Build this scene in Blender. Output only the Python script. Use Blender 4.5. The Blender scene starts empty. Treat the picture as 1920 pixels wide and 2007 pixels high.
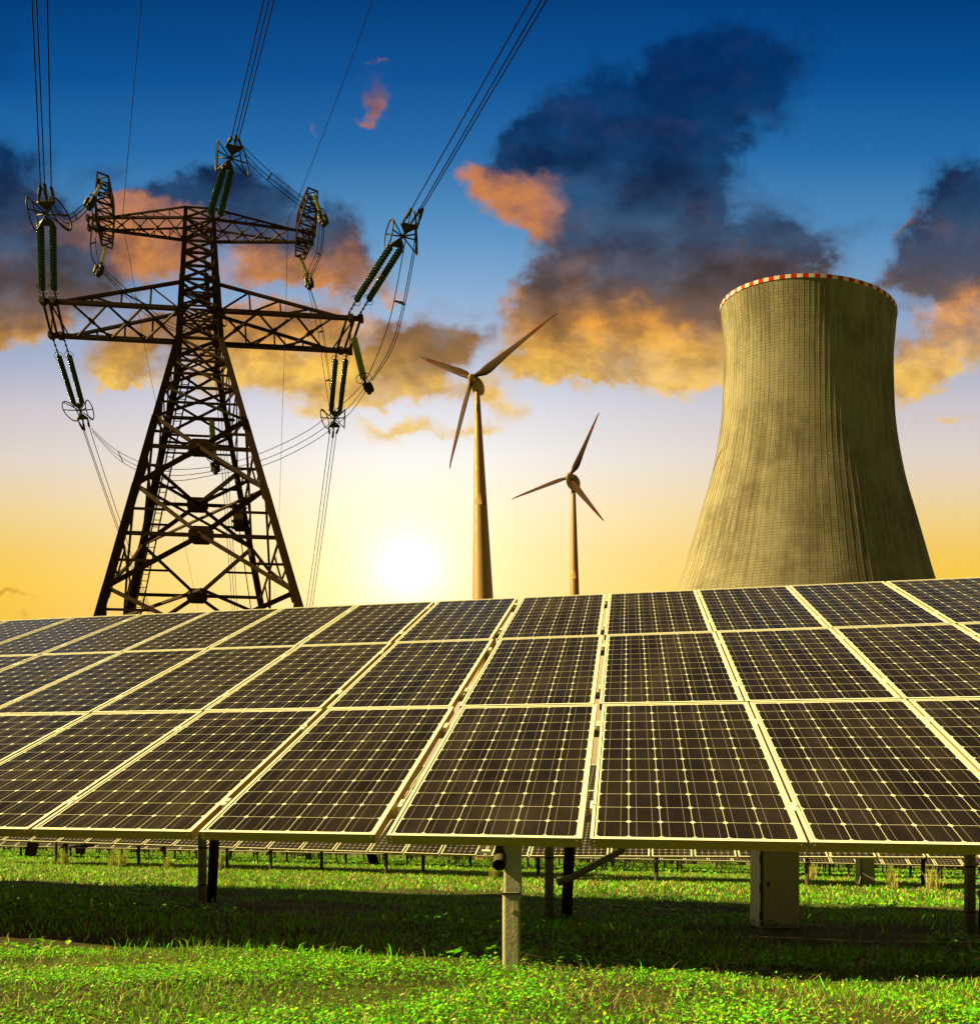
import bpy, math, random
import numpy as np
from mathutils import Vector, Matrix
random.seed(4); RNG = np.random.default_rng(7)
SC = bpy.context.scene
COL = SC.collection
R = math.radians

# ------------------------------------------------------------------ camera
F, CX, HZ, IW, IH = 1387.0, 960.0, 1680.0, 1920.0, 2007.0   # focal length, principal column, horizon row, picture size
cam = bpy.data.cameras.new('camera'); camo = bpy.data.objects.new('camera', cam); COL.objects.link(camo)
camo.location = (0, 0, 0); camo.rotation_euler = (R(90), 0, 0)
cam.sensor_fit = 'AUTO'; cam.sensor_width = 36.0
cam.lens = F / IH * 36.0
cam.shift_y = (HZ - IH / 2) / IH
cam.clip_start = 0.05; cam.clip_end = 20000
SC.camera = camo
SC.view_settings.view_transform = 'Standard'; SC.view_settings.look = 'None'
SC.view_settings.exposure = 1.5; SC.view_settings.gamma = 1.0
EXP = 2 ** 1.5

def lin(c):
    return tuple((x / 255 / 12.92) if x / 255 <= 0.04045 else ((x / 255 + 0.055) / 1.055) ** 2.4 for x in c)

# ------------------------------------------------------------------ sun
S = Vector((-1.5, -.17, 1.08)).normalized()
sl = bpy.data.lights.new('sun', 'SUN'); so = bpy.data.objects.new('sun', sl); COL.objects.link(so)
sl.energy = 5.0; sl.angle = R(0.5); sl.color = (1.0, 0.80, 0.29)
so.rotation_euler = S.to_track_quat('Z', 'Y').to_euler()

# ------------------------------------------------------------------ sky: dusk gradient, low sun glow and lit clouds, all by direction
world = bpy.data.worlds.new('World'); SC.world = world; world.use_nodes = True
nt = world.node_tree; nt.nodes.clear()

class NG:
    """tiny helper that writes shader node maths"""
    def __init__(s, tree): s.t = tree
    def n(s, kind, **props):
        o = s.t.nodes.new(kind)
        for k, v in props.items(): setattr(o, k, v)
        return o
    def put(s, sock, v):
        if isinstance(v, bpy.types.NodeSocket): s.t.links.new(v, sock)
        elif v is not None: sock.default_value = v
    def m(s, op, a, b=None, c=None, clamp=False):
        o = s.n('ShaderNodeMath', operation=op, use_clamp=clamp)
        s.put(o.inputs[0], a); s.put(o.inputs[1], b); s.put(o.inputs[2], c)
        return o.outputs[0]
    def v(s, op, a, b=None, scale=None):
        o = s.n('ShaderNodeVectorMath', operation=op)
        s.put(o.inputs[0], a); s.put(o.inputs[1], b)
        if scale is not None: s.put(o.inputs['Scale'], scale)
        return o.outputs['Value'] if op in ('LENGTH', 'DISTANCE', 'DOT_PRODUCT') else o.outputs[0]
    def rng(s, x, a, b, c=0.0, d=1.0, kind='SMOOTHSTEP'):
        o = s.n('ShaderNodeMapRange', interpolation_type=kind)
        s.put(o.inputs[0], x)
        for i, q in zip((1, 2, 3, 4), (a, b, c, d)): s.put(o.inputs[i], q)
        return o.outputs[0]
    def noise(s, vec, scale, detail=6, rough=0.55, color=False, w=None, dist=0.0):
        o = s.n('ShaderNodeTexNoise')
        s.put(o.inputs['Vector'], vec); s.put(o.inputs['Scale'], scale)
        s.put(o.inputs['Detail'], detail); s.put(o.inputs['Roughness'], rough); s.put(o.inputs['Distortion'], dist)
        return o.outputs['Color'] if color else o.outputs['Fac']
    def ramp(s, x, stops, interp='LINEAR'):
        o = s.n('ShaderNodeValToRGB'); s.put(o.inputs[0], x)
        cr = o.color_ramp; cr.interpolation = interp
        while len(cr.elements) < len(stops): cr.elements.new(0.5)
        for e, (p, c) in zip(cr.elements, sorted(stops, key=lambda q: q[0])):
            e.position = p; e.color = (*c, 1)
        return o.outputs[0]
    def mix(s, f, a, b, kind='MIX'):
        o = s.n('ShaderNodeMix', data_type='RGBA', blend_type=kind)
        s.put(o.inputs[0], f)
        for i, q in ((6, a), (7, b)):
            if isinstance(q, tuple): q = (*q[:3], 1)
            s.put(o.inputs[i], q)
        return o.outputs[2]
    def xyz(s, x, y, z):
        o = s.n('ShaderNodeCombineXYZ'); s.put(o.inputs[0], x); s.put(o.inputs[1], y); s.put(o.inputs[2], z)
        return o.outputs[0]
    def sep(s, v):
        o = s.n('ShaderNodeSeparateXYZ'); s.put(o.inputs[0], v); return o.outputs

# clouds: (column, row, half width, half height, turn in degrees, weight, how much evening light it catches); a table of directions
BLOBS = [
 (1370,105,130,75,-15,.95,0),(1520,110,130,75,-15,.75,0),(1200,160,130,80,-20,.55,0),(1300,220,230,110,-20,1.1,0),(1460,200,140,90,-20,.85,0),
 (1120,260,150,80,-30,.85,0),(1200,330,200,100,0,1.1,.03),(1350,320,130,120,-20,1.1,0),(1040,300,90,60,-30,.75,.12),
 (960,365,60,35,30,.8,.8),(1010,390,75,60,40,.9,.85),(1060,400,60,70,60,.9,.9),(1075,460,40,45,0,.7,.8),(1130,430,90,70,0,.9,.25),
 (1240,420,140,80,0,1.05,.05),(1370,410,70,55,-20,.9,.25),(1180,500,150,75,10,1,.25),(1290,510,150,80,0,1.05,.15),(1380,500,140,60,-5,.8,.08),
 (1480,440,120,70,-25,.8,.02),(1560,470,90,50,-10,.7,.02),(1480,530,170,70,0,.9,.05),(1620,490,90,30,-20,.5,.2),(1720,440,60,25,-30,.4,.25),
 (1060,560,80,60,-30,.7,.25),(1110,600,110,70,0,.9,.28),(1280,590,180,80,5,1.1,.18),(1400,590,110,70,0,1.1,.15),(1150,560,40,60,45,.5,.75),
 (1020,590,50,35,0,.6,.75),(1010,640,60,40,0,.6,.8),(1300,640,150,45,8,.9,.95),(1120,690,150,45,-3,.95,.9),(1220,700,150,45,8,1,1),
 (1330,720,130,45,10,1,.95),(1060,720,110,35,-8,.9,1),(1300,760,80,30,10,.6,1),(1400,680,80,60,0,1,.95),(1240,640,110,35,5,1,.5),(1130,645,120,40,0,1,.5),
 (1330,695,100,20,12,.7,.3),(1130,752,18,14,0,.5,1),(1400,740,60,30,0,.6,.9),
 (1880,400,120,80,-40,1.1,0),(1850,480,120,80,-35,1.1,.04),(1790,540,70,60,-20,.9,.08),(1900,520,90,70,-30,1,.1),(1775,445,40,20,-45,.5,.8),
 (1890,620,110,70,-45,1,.75),(1840,690,110,50,-30,.9,.75),(1790,740,90,35,-25,.8,.95),(1760,690,50,50,-20,.7,.4),(1900,690,80,45,-30,.8,.55),(1865,815,55,13,-10,.75,.9),
 (30,350,110,80,10,1,0),(60,420,120,60,0,1,.03),(70,490,150,70,0,1.05,.15),(40,570,140,80,0,1.05,.15),(170,560,110,80,20,.8,.12),(60,640,120,45,0,.9,.65),(20,680,60,35,0,.6,.8),
 (60,445,60,18,0,.5,.7),(180,460,120,50,5,1,.8),(290,470,110,60,15,1,.85),(330,420,130,30,5,.9,.6),(270,530,80,40,0,.8,.8),(370,480,110,60,0,.9,.4),
 (390,370,100,45,-10,1,0),(490,370,90,45,0,.9,0),(330,385,90,30,0,.7,.1),(520,420,110,45,5,1,.05),(620,430,90,50,10,.8,.05),(540,470,130,45,5,1,.22),(660,490,90,50,10,.8,.2),
 (560,530,150,35,-5,1,.9),(690,550,110,35,8,.85,.8),(600,500,120,40,0,.9,.6),(790,575,50,12,-5,.4,.8),(200,340,70,40,0,.35,.05),
 (270,690,130,50,-10,.9,.35),(260,740,100,35,0,.8,.75),(230,765,50,15,10,.5,.9),(380,660,170,60,0,.9,.35),(560,620,180,50,0,.8,.6),(520,690,160,60,0,.9,.7),
 (600,750,120,50,0,.8,.8),(430,740,100,40,0,.7,.8),(700,670,110,55,0,.8,.35),(830,670,110,60,0,1,.12),(900,680,60,45,0,.7,.12),(780,720,150,50,0,.9,.55),
 (830,760,170,40,8,.9,.8),(960,790,70,45,30,.8,.8),(700,770,120,35,0,.7,.85),(800,845,120,25,3,.9,1),(930,860,60,20,0,.6,1),(620,800,80,25,0,.5,.9),
 (900,600,70,20,10,.35,.15),(390,860,60,18,0,.4,.9),(722,190,45,26,-70,.7,.9),(740,125,18,8,-20,.5,.9),(710,230,40,12,0,.4,.9),(605,275,14,14,0,.35,.8),
 (15,140,50,110,0,.35,0),(20,1158,60,13,4,.7,.6),(45,1200,35,8,0,.4,.9),(560,120,60,35,-30,.18,.3),(400,60,110,20,25,.12,.3),
]
grp = bpy.data.node_groups.new('cloud_density', 'ShaderNodeTree')
grp.interface.new_socket('Vector', in_out='INPUT', socket_type='NodeSocketVector')
grp.interface.new_socket('Density', in_out='OUTPUT', socket_type='NodeSocketFloat')
grp.interface.new_socket('Light', in_out='OUTPUT', socket_type='NodeSocketFloat')
g = NG(grp)
gi = g.n('NodeGroupInput'); go = g.n('NodeGroupOutput')
p0 = gi.outputs[0]
w1 = g.v('SUBTRACT', g.noise(p0, 7.0, 3, 0.55, color=True), (.5, .5, .5))
w2 = g.v('SUBTRACT', g.noise(p0, 22.0, 6, 0.62, color=True), (.5, .5, .5))
pw = g.v('ADD', g.v('ADD', p0, g.v('SCALE', w1, scale=0.085)), g.v('SCALE', w2, scale=0.075))
pw = g.v('MULTIPLY', pw, (1, 1, 0))
acc = None; lac = None
for (bx, by, rx, ry, rot, wt, lt) in BLOBS:
    mp = g.n('ShaderNodeMapping', vector_type='TEXTURE')
    if acc is None: g.put(mp.inputs['Vector'], pw)
    else:                                   # chained one after another so that the shader's small stack holds them
        ma = g.n('ShaderNodeVectorMath', operation='MULTIPLY_ADD')
        g.put(ma.inputs[0], lac); ma.inputs[1].default_value = (1e-6, 1e-6, 0); g.put(ma.inputs[2], pw); g.put(mp.inputs['Vector'], ma.outputs[0])
    mp.inputs['Location'].default_value = ((bx - CX) / F, (HZ - by) / F, 0)
    mp.inputs['Rotation'].default_value = (0, 0, R(-rot))
    mp.inputs['Scale'].default_value = (rx / F * 1.42, ry / F * 1.42, 1)
    d = g.rng(g.v('LENGTH', mp.outputs[0]), 1.0, 0.0, 0.0, wt)
    acc = d if acc is None else g.m('ADD', acc, d)
    lac = g.m('MULTIPLY', d, lt) if lac is None else g.m('MULTIPLY_ADD', d, lt, lac)
g.put(go.inputs[1], g.m('DIVIDE', lac, g.m('MAXIMUM', acc, .02)))
stretch = g.v('MULTIPLY', p0, (1.0, 1.6, 1.0))
fb = g.noise(stretch, 8.0, 10, 0.64)
acc = g.m('MINIMUM', acc, 1.6)
g.put(go.inputs[0], g.m('ADD', acc, g.m('MULTIPLY', g.m('SUBTRACT', fb, .5), g.m('MINIMUM', g.m('MULTIPLY', acc, 3.2), 2.1))))

w = NG(nt)
tc = w.n('ShaderNodeTexCoord')
x, y, z = w.sep(tc.outputs['Generated'])
az = w.m('ARCTAN2', x, y)
azc = w.m('MAXIMUM', w.m('MINIMUM', az, 0.95), -0.95)
te = w.m('DIVIDE', z, w.m('SQRT', w.m('ADD', w.m('MULTIPLY', x, x), w.m('ADD', w.m('MULTIPLY', y, y), 1e-5))))
pv = w.m('MAXIMUM', w.m('MINIMUM', w.m('DIVIDE', te, w.m('COSINE', azc)), 3.0), -0.3)
pu = w.m('TANGENT', azc)
P = w.xyz(pu, pv, 0.0)
SKY = [(-200,(0,48,104)),(0,(2,62,124)),(150,(8,82,148)),(300,(36,108,170)),(450,(80,140,190)),(560,(118,158,198)),(700,(165,176,203)),(800,(206,198,204)),
       (900,(226,212,198)),(1000,(240,210,146)),(1080,(245,203,96)),(1150,(250,202,62)),(1300,(244,186,60)),(1680,(190,150,80)),(1900,(110,90,60))]
YT, YB = -300.0, 2000.0
def vpos(row): return (YB - row) / (YB - YT)
vs = w.m('DIVIDE', w.m('SUBTRACT', YB, w.m('SUBTRACT', HZ, w.m('MULTIPLY', pv, F))), YB - YT, clamp=True)
clear = w.ramp(vs, [(vpos(r_), lin(c)) for r_, c in SKY])
backsky = w.ramp(w.m('MULTIPLY', te, .25, clamp=True), [(0.0, lin((108,88,62))), (.12, lin((84,76,66))), (.30, lin((56,58,62))), (1.0, lin((38,43,54)))])
clear = w.mix(w.rng(w.m('ABSOLUTE', az), .95, 1.7), clear, backsky)
# glow round the low sun
sunP = ((800 - CX) / F, (HZ - 1115) / F, 0.0)
dv = w.v('LENGTH', w.v('MULTIPLY', w.v('SUBTRACT', P, sunP), (1.0, 1.12, 1.0)))
core = w.m('EXPONENT', w.m('MULTIPLY', w.m('POWER', w.m('DIVIDE', dv, 0.050), 1.5), -1.0))
halo = w.m('EXPONENT', w.m('DIVIDE', dv, -0.15))
halo2 = w.m('POWER', w.rng(dv, 0.64, 0.0, 0, 1, 'LINEAR'), 1.3)
sky = w.mix(1.0, clear, w.mix(halo2, (0, 0, 0), (.13, .22, .30)), 'ADD')
sky = w.mix(1.0, sky, w.mix(halo, (0, 0, 0), (.50, .48, .40)), 'ADD')
# clouds
ga = w.n('ShaderNodeGroup'); ga.node_tree = grp; w.put(ga.inputs[0], P)
tosun = w.v('NORMALIZE', w.v('SUBTRACT', sunP, P))
P16 = w.v('MULTIPLY', P, (1.0, 1.35, 1.0))
na = w.noise(P16, 8.0, 10, .60)
nb = w.noise(w.v('ADD', P16, w.v('SCALE', w.v('ADD', tosun, (0, -.4, 0)), scale=0.026)), 8.0, 10, .60)
front = w.rng(w.m('ABSOLUTE', az), 0.93, 0.80)
lowish = w.rng(pv, 1.00, 0.62)
veil = w.noise(P16, 4.6, 11, .58)
amount = w.rng(w.m('ADD', ga.outputs[0], w.m('MULTIPLY', w.m('SUBTRACT', veil, .5), .55)), 0.06, 1.00)
alpha = w.m('MULTIPLY', w.m('MULTIPLY', amount, w.m('SUBTRACT', 1.0, w.m('MULTIPLY', w.rng(veil, .46, .72), .30))), front)
base_lit = w.m('MULTIPLY', w.rng(ga.outputs[1], .16, .82), .86)
relief = w.m('MULTIPLY', w.m('SUBTRACT', na, nb), w.m('ADD', .10, w.m('MULTIPLY', w.m('MULTIPLY', lowish, 4.2), w.m('ADD', .22, base_lit))))
thin = w.m('MULTIPLY', w.m('SUBTRACT', 1.0, alpha), w.m('MULTIPLY', lowish, .30))
lit = w.m('ADD', w.m('ADD', base_lit, relief), thin, clamp=True)
DARK = [(0,(4,46,98)),(150,(5,38,84)),(300,(12,42,80)),(400,(30,46,76)),(480,(54,52,68)),(560,(84,66,58)),(640,(128,92,58)),(720,(165,122,74)),(800,(206,158,92)),(900,(228,185,110)),(1180,(205,140,40))]
LITC = [(0,(50,90,130)),(120,(170,115,115)),(220,(214,134,86)),(300,(218,136,74)),(400,(220,138,70)),(480,(222,142,72)),(560,(228,148,74)),(630,(252,172,64)),(720,(255,204,92)),(820,(255,212,112)),(900,(255,220,140)),(1180,(215,150,50))]
dark = w.ramp(vs, [(vpos(r_), lin(c)) for r_, c in DARK])
litc = w.ramp(vs, [(vpos(r_), lin(c)) for r_, c in LITC])
mott = w.noise(w.v('ADD', P16, (3.1, 1.7, 0)), 6.5, 10, .60)
dark = w.mix(w.m('MULTIPLY', w.rng(mott, .34, .68, .0, .50), w.m('SUBTRACT', 1.0, lowish)), dark, w.mix(.5, clear, dark))
dark = w.mix(w.rng(mott, .50, .32, .0, .45), dark, w.mix(1.0, dark, (.55, .60, .75), 'MULTIPLY'))
mott2 = w.noise(w.v('ADD', P16, (.6, 5.2, 0)), 17.0, 9, .62)
mm = w.m('ADD', w.m('MULTIPLY', mott, .6), w.m('MULTIPLY', mott2, .4))
litc = w.mix(w.rng(mm, .60, .40, .0, .85), litc, w.mix(.70, litc, dark))
hot = w.mix(1.0, litc, (1.12, 1.18, 1.45), 'MULTIPLY')
litc = w.mix(w.m('MULTIPLY', w.rng(nb, .52, .70), w.m('MULTIPLY', w.rng(mott, .45, .65), w.rng(pv, .86, .70))), litc, hot)
cl = w.mix(lit, dark, litc)
sky = w.mix(alpha, sky, cl)
sky = w.mix(1.0, sky, w.mix(core, (0, 0, 0), (.75, .70, .60)), 'ADD')
bg = w.n('ShaderNodeBackground'); w.put(bg.inputs[0], sky); bg.inputs[1].default_value = 1.0 / EXP
out = w.n('ShaderNodeOutputWorld'); nt.links.new(bg.outputs[0], out.inputs[0])
world.cycles.sampling_method = 'MANUAL'; world.cycles.sample_map_resolution = 512

# ------------------------------------------------------------------ helpers
def tag(o, label=None, cat=None, group=None, kind=None):
    if label: o['label'] = label
    if cat: o['category'] = cat
    if group: o['group'] = group
    if kind: o['kind'] = kind
    return o

def empty(name, loc):
    o = bpy.data.objects.new(name, None); COL.objects.link(o); o.location = loc
    o.empty_display_size = 0.3
    return o

def at(px, py, Y):                        # point at depth Y seen at picture position px, py
    return Vector(((px - CX) / F * Y, Y, (HZ - py) / F * Y))
def atz(px, py, zz):                      # point at height zz seen at px, py
    return at(px, py, zz * F / (HZ - py))

class MB:
    """collects shapes into ONE mesh"""
    def __init__(s): s.v = []; s.f = []; s.m = []; s.uv = None
    def add(s, vs, fs, mi=0):
        o = len(s.v); s.v += [Vector(q) for q in vs]; s.f += [tuple(i + o for i in q) for q in fs]; s.m += [mi] * len(fs)
    def bar(s, a, b, wd, ht=None, up=(0, 0, 1), wd2=None, mi=0):
        a = Vector(a); b = Vector(b); ht = ht or wd; d = (b - a)
        if d.length < 1e-6: return
        d.normalize(); u = Vector(up)
        if abs(d.dot(u)) > .97: u = Vector((0, 1, 0)) if abs(d.y) < .9 else Vector((1, 0, 0))
        sx = d.cross(u).normalized(); sz = sx.cross(d).normalized()
        k = (wd2 / wd) if wd2 else 1.0
        vs = []
        for p, q in ((a, 1.0), (b, k)):
            for i, j in ((-1, -1), (1, -1), (1, 1), (-1, 1)):
                vs.append(p + sx * (i * wd / 2 * q) + sz * (j * ht / 2 * q))
        s.add(vs, [(3, 2, 1, 0), (4, 5, 6, 7), (0, 1, 5, 4), (1, 2, 6, 5), (2, 3, 7, 6), (3, 0, 4, 7)], mi)
    def angle(s, a, b, wd, inward, mi=0):   # L section bar
        a = Vector(a); b = Vector(b); d = (b - a).normalized()
        n = Vector(inward); n = (n - d * n.dot(d)).normalized(); t = d.cross(n)
        th = wd * .16
        e1 = (n + t).normalized(); e2 = (n - t).normalized()
        for e, o in ((e1, e2), (e2, e1)):
            vs = []
            for p in (a, b):
                vs += [p, p + e * wd, p + e * wd + o * th, p + o * th]
            s.add(vs, [(0, 1, 2, 3), (7, 6, 5, 4), (0, 4, 5, 1), (1, 5, 6, 2), (2, 6, 7, 3), (3, 7, 4, 0)], mi)
    def box(s, lo, hi, mi=0):
        x0, y0, z0 = lo; x1, y1, z1 = hi
        s.add([(x0, y0, z0), (x1, y0, z0), (x1, y1, z0), (x0, y1, z0), (x0, y0, z1), (x1, y0, z1), (x1, y1, z1), (x0, y1, z1)],
              [(3, 2, 1, 0), (4, 5, 6, 7), (0, 1, 5, 4), (1, 2, 6, 5), (2, 3, 7, 6), (3, 0, 4, 7)], mi)
    def tube(s, pts, r, n=8, r2=None, cap=True, mi=0, closed=False):
        pts = [Vector(p) for p in pts]; m = len(pts); o = len(s.v); prev = None
        for i, p in enumerate(pts):
            if closed: d = pts[(i + 1) % m] - pts[i - 1]
            else: d = pts[min(i + 1, m - 1)] - pts[max(i - 1, 0)]
            d.normalize()
            if prev is None:
                u = Vector((0, 0, 1)) if abs(d.z) < .9 else Vector((0, 1, 0))
                sx = d.cross(u).normalized()
            else: sx = (prev - d * prev.dot(d)).normalized()
            prev = sx; sy = d.cross(sx)
            q = r if r2 is None else r + (r2 - r) * i / (m - 1)
            for k in range(n):
                t = 2 * math.pi * k / n
                s.v.append(p + (sx * math.cos(t) + sy * math.sin(t)) * q)
        last = m if closed else m - 1
        for i in range(last):
            for k in range(n):
                j = (i + 1) % m
                s.f.append((o + i * n + k, o + i * n + (k + 1) % n, o + j * n + (k + 1) % n, o + j * n + k)); s.m.append(mi)
        if cap and not closed:
            s.f.append(tuple(o + k for k in range(n))[::-1]); s.f.append(tuple(o + (m - 1) * n + k for k in range(n))); s.m += [mi, mi]
    def lathe(s, a, axis, prof, n=12, mi=0, caps=True):     # prof: (distance along axis, radius)
        a = Vector(a); d = Vector(axis).normalized()
        u = Vector((0, 0, 1)) if abs(d.z) < .9 else Vector((0, 1, 0))
        sx = d.cross(u).normalized(); sy = d.cross(sx); o = len(s.v)
        for (h, rr) in prof:
            for k in range(n):
                t = 2 * math.pi * k / n
                s.v.append(a + d * h + (sx * math.cos(t) + sy * math.sin(t)) * rr)
        for i in range(len(prof) - 1):
            for k in range(n):
                s.f.append((o + i * n + k, o + i * n + (k + 1) % n, o + (i + 1) * n + (k + 1) % n, o + (i + 1) * n + k)); s.m.append(mi)
        if caps:
            s.f.append(tuple(o + k for k in range(n))[::-1]); e = o + (len(prof) - 1) * n
            s.f.append(tuple(e + k for k in range(n))); s.m += [mi, mi]
    def plate(s, pts, th, nrm, mi=0):       # flat polygon with thickness
        n = len(pts); q = Vector(nrm).normalized() * th / 2
        vs = [Vector(p) - q for p in pts] + [Vector(p) + q for p in pts]
        fs = [tuple(range(n))[::-1], tuple(range(n, 2 * n))] + [(i, (i + 1) % n, n + (i + 1) % n, n + i) for i in range(n)]
        s.add(vs, fs, mi)
    def build(s, name, mats, parent=None, smooth=False, bevel=0.0):
        if not isinstance(mats, (list, tuple)): mats = [mats]
        off = Vector((0, 0, 0)); p = parent
        while p is not None: off = off + p.location; p = p.parent
        me = bpy.data.meshes.new(name)
        me.from_pydata([tuple(q - off) for q in s.v], [], s.f)
        for q in mats: me.materials.append(q)
        me.polygons.foreach_set('material_index', s.m)
        if smooth: me.polygons.foreach_set('use_smooth', [True] * len(s.f))
        me.update()
        ob = bpy.data.objects.new(name, me); COL.objects.link(ob)
        if parent is not None: ob.parent = parent
        if bevel:
            bv = ob.modifiers.new('bevel', 'BEVEL'); bv.width = bevel; bv.segments = 2; bv.limit_method = 'ANGLE'
        return ob

def new_mat(name):
    m = bpy.data.materials.new(name); m.use_nodes = True
    t = m.node_tree; t.nodes.clear(); q = NG(t)
    b = q.n('ShaderNodeBsdfPrincipled'); o = q.n('ShaderNodeOutputMaterial'); t.links.new(b.outputs[0], o.inputs[0])
    return m, q, b, o

def simple(name, col, rough=.6, metal=0.0, spec=.5, var=.25, scale=6.0, bump=0.0, bscale=60.0):
    """one colour with a little mottling"""
    m, q, b, o = new_mat(name)
    co = q.n('ShaderNodeTexCoord').outputs['Object']
    f = q.noise(co, scale, 6, .6)
    c = q.mix(f, tuple(x * (1 - var) for x in col), tuple(min(1, x * (1 + var)) for x in col))
    q.put(b.inputs['Base Color'], c)
    q.put(b.inputs['Roughness'], q.rng(q.noise(co, scale * 3.1, 4), .3, .7, max(.02, rough - .08), min(1, rough + .08)))
    b.inputs['Metallic'].default_value = metal; b.inputs['Specular IOR Level'].default_value = spec
    if bump:
        bp = q.n('ShaderNodeBump'); bp.inputs['Strength'].default_value = bump; bp.inputs['Distance'].default_value = .01
        q.put(bp.inputs['Height'], q.noise(co, bscale, 5)); q.put(b.inputs['Normal'], bp.outputs[0])
    return m

M = {}
M['steel'] = simple('weathered_steel', (.042, .0175, .0062), .8, 0, .08, .35, 1.5)
M['wire'] = simple('conductor_wire', (.010, .006, .004), .9, 0, .03, .1, 3)
M['fitting'] = simple('dark_fitting', (.02, .013, .009), .6, 0, .25, .2, 5)
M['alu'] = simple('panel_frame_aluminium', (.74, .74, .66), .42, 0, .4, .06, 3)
M['alu_side'] = simple('shaded_frame_side', (.34, .235, .10), .42, .35, .35, .15, 5)  # brushed frame sides, their shade put into a darker bronze colour
M['galv'] = simple('galvanised_post', (.34, .31, .27), .5, 0.0, .35, .35, 9, .25, 70)
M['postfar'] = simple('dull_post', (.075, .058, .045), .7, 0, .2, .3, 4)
M['rust'] = simple('red_brown_channel', (.055, .022, .014), .7, 0, .2, .35, 12, .2, 60)
M['dark'] = simple('dark_band', (.012, .010, .009), .6, 0, .3, .1, 10)
M['bolt'] = simple('zinc_bolt', (.42, .36, .20), .35, .6, .5, .2, 40)
M['cab'] = simple('grey_cabinet_paint', (.62, .60, .54), .45, 0, .4, .10, 2.5, .05, 120)
M['cab_dark'] = simple('cabinet_seal', (.03, .03, .028), .5)
M['turb'] = simple('turbine_coating', (.29, .165, .080), .5, 0, .25, .12, .25)  # white coating, with the warm low light put into its tan colour
M['blade'] = simple('backlit_blade_coating', (.040, .017, .009), .7, 0, .05, .15, .25)  # same white coating as the turbine tower, backlit shade put into dark brown
M['turb_red'] = simple('turbine_red_band', (.060, .010, .006), .8, 0, .04, .1, .4)
M['shed'] = simple('composite_insulator', (.30, .27, .13), .35, 0, .5, .15, 12)
M['red'] = simple('red_rim_paint', (.48, .018, .014), .6, 0, .3, .12, .35)
M['white'] = simple('white_rim_paint', (.62, .58, .50), .6, 0, .3, .10, .35)
m, q, b, o = new_mat('green_glass_disc')
b.inputs['Base Color'].default_value = (.020, .055, .022, 1); b.inputs['Roughness'].default_value = .12
b.inputs['Specular IOR Level'].default_value = .7
tl = q.n('ShaderNodeBsdfTranslucent'); tl.inputs[0].default_value = (.09, .17, .08, 1)
ms = q.n('ShaderNodeMixShader'); ms.inputs[0].default_value = .45
m.node_tree.links.new(b.outputs[0], ms.inputs[1]); m.node_tree.links.new(tl.outputs[0], ms.inputs[2]); m.node_tree.links.new(ms.outputs[0], o.inputs[0])
M['glass'] = m

# photovoltaic cells: 6 x 12 pseudo-square cells with bus bars, in the sheet's own metres
PW, PL, FD = .806, 1.588, .040            # panel width, length, frame depth
CP, CQ = .1265, .1285                     # cell pitch across, along
def cell_material():
    m, q, b, o = new_mat('solar_cells')
    co = q.n('ShaderNodeTexCoord').outputs['Object']
    x, y, z = q.sep(co)
    def cellc(v, pitch):                  # distance from the cell's centre line
        fr = q.m('FRACT', q.m('ADD', q.m('DIVIDE', v, pitch), 600.0))
        return q.m('MULTIPLY', q.m('ABSOLUTE', q.m('SUBTRACT', fr, .5)), pitch)
    dx = cellc(x, CP); dy = cellc(y, CQ)
    edge = q.m('MAXIMUM', q.m('GREATER_THAN', dx, CP / 2 - .00095), q.m('GREATER_THAN', dy, CQ / 2 - .0009))
    corner = q.m('GREATER_THAN', q.m('ADD', dx, dy), CP / 2 + CQ / 2 - .0125)
    outside = q.m('MAXIMUM', q.m('GREATER_THAN', q.m('ABSOLUTE', x), CP * 3 - .001), q.m('GREATER_THAN', q.m('ABSOLUTE', y), CQ * 6 - .001))
    white = q.m('MAXIMUM', q.m('MAXIMUM', edge, corner), outside)
    bus = q.m('LESS_THAN', q.m('ABSOLUTE', q.m('SUBTRACT', dx, .0315)), .0006)
    bus = q.m('MULTIPLY', bus, q.m('SUBTRACT', 1.0, outside))
    oi = q.n('ShaderNodeObjectInfo').outputs['Random']
    ix = q.m('FLOOR', q.m('DIVIDE', x, CP)); iy = q.m('FLOOR', q.m('DIVIDE', y, CQ))
    wn = q.n('ShaderNodeTexWhiteNoise'); q.put(wn.inputs['Vector'], q.xyz(ix, iy, q.m('MULTIPLY', oi, 97.0)))
    cellcol = q.mix(wn.outputs['Value'], (.0076, .0062, .0082), (.0132, .0106, .0136))
    # fine fingers across the cell and a film of dust that follows its own noise
    fing = q.m('MULTIPLY', q.m('GREATER_THAN', q.m('FRACT', q.m('MULTIPLY', y, 380.0)), .80), .35)
    cellcol = q.mix(fing, cellcol, (.036, .027, .022))
    dustv = q.v('ADD', q.v('MULTIPLY', co, (1.0, .35, 1.0)), q.xyz(q.m('MULTIPLY', oi, 31.0), 0.0, 0.0))
    dust = q.rng(q.noise(dustv, 3.2, 7, .62), .36, .80, 0, .11)
    spots = q.rng(q.noise(q.v('ADD', co, q.xyz(q.m('MULTIPLY', oi, 13.0), 0.0, 0.0)), 55.0, 3, .5), .70, .78, 0, .14)
    c = q.mix(bus, cellcol, (.26, .24, .19))
    c = q.mix(white, c, (.62, .60, .52))
    c = q.mix(q.m('MAXIMUM', dust, spots), c, (.20, .155, .10))
    q.put(b.inputs['Base Color'], c)
    q.put(b.inputs['Roughness'], q.rng(dust, 0, .1, .16, .30))
    b.inputs['IOR'].default_value = 1.2
    b.inputs['Specular IOR Level'].default_value = .03
    return m
M['cells'] = cell_material()
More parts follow.
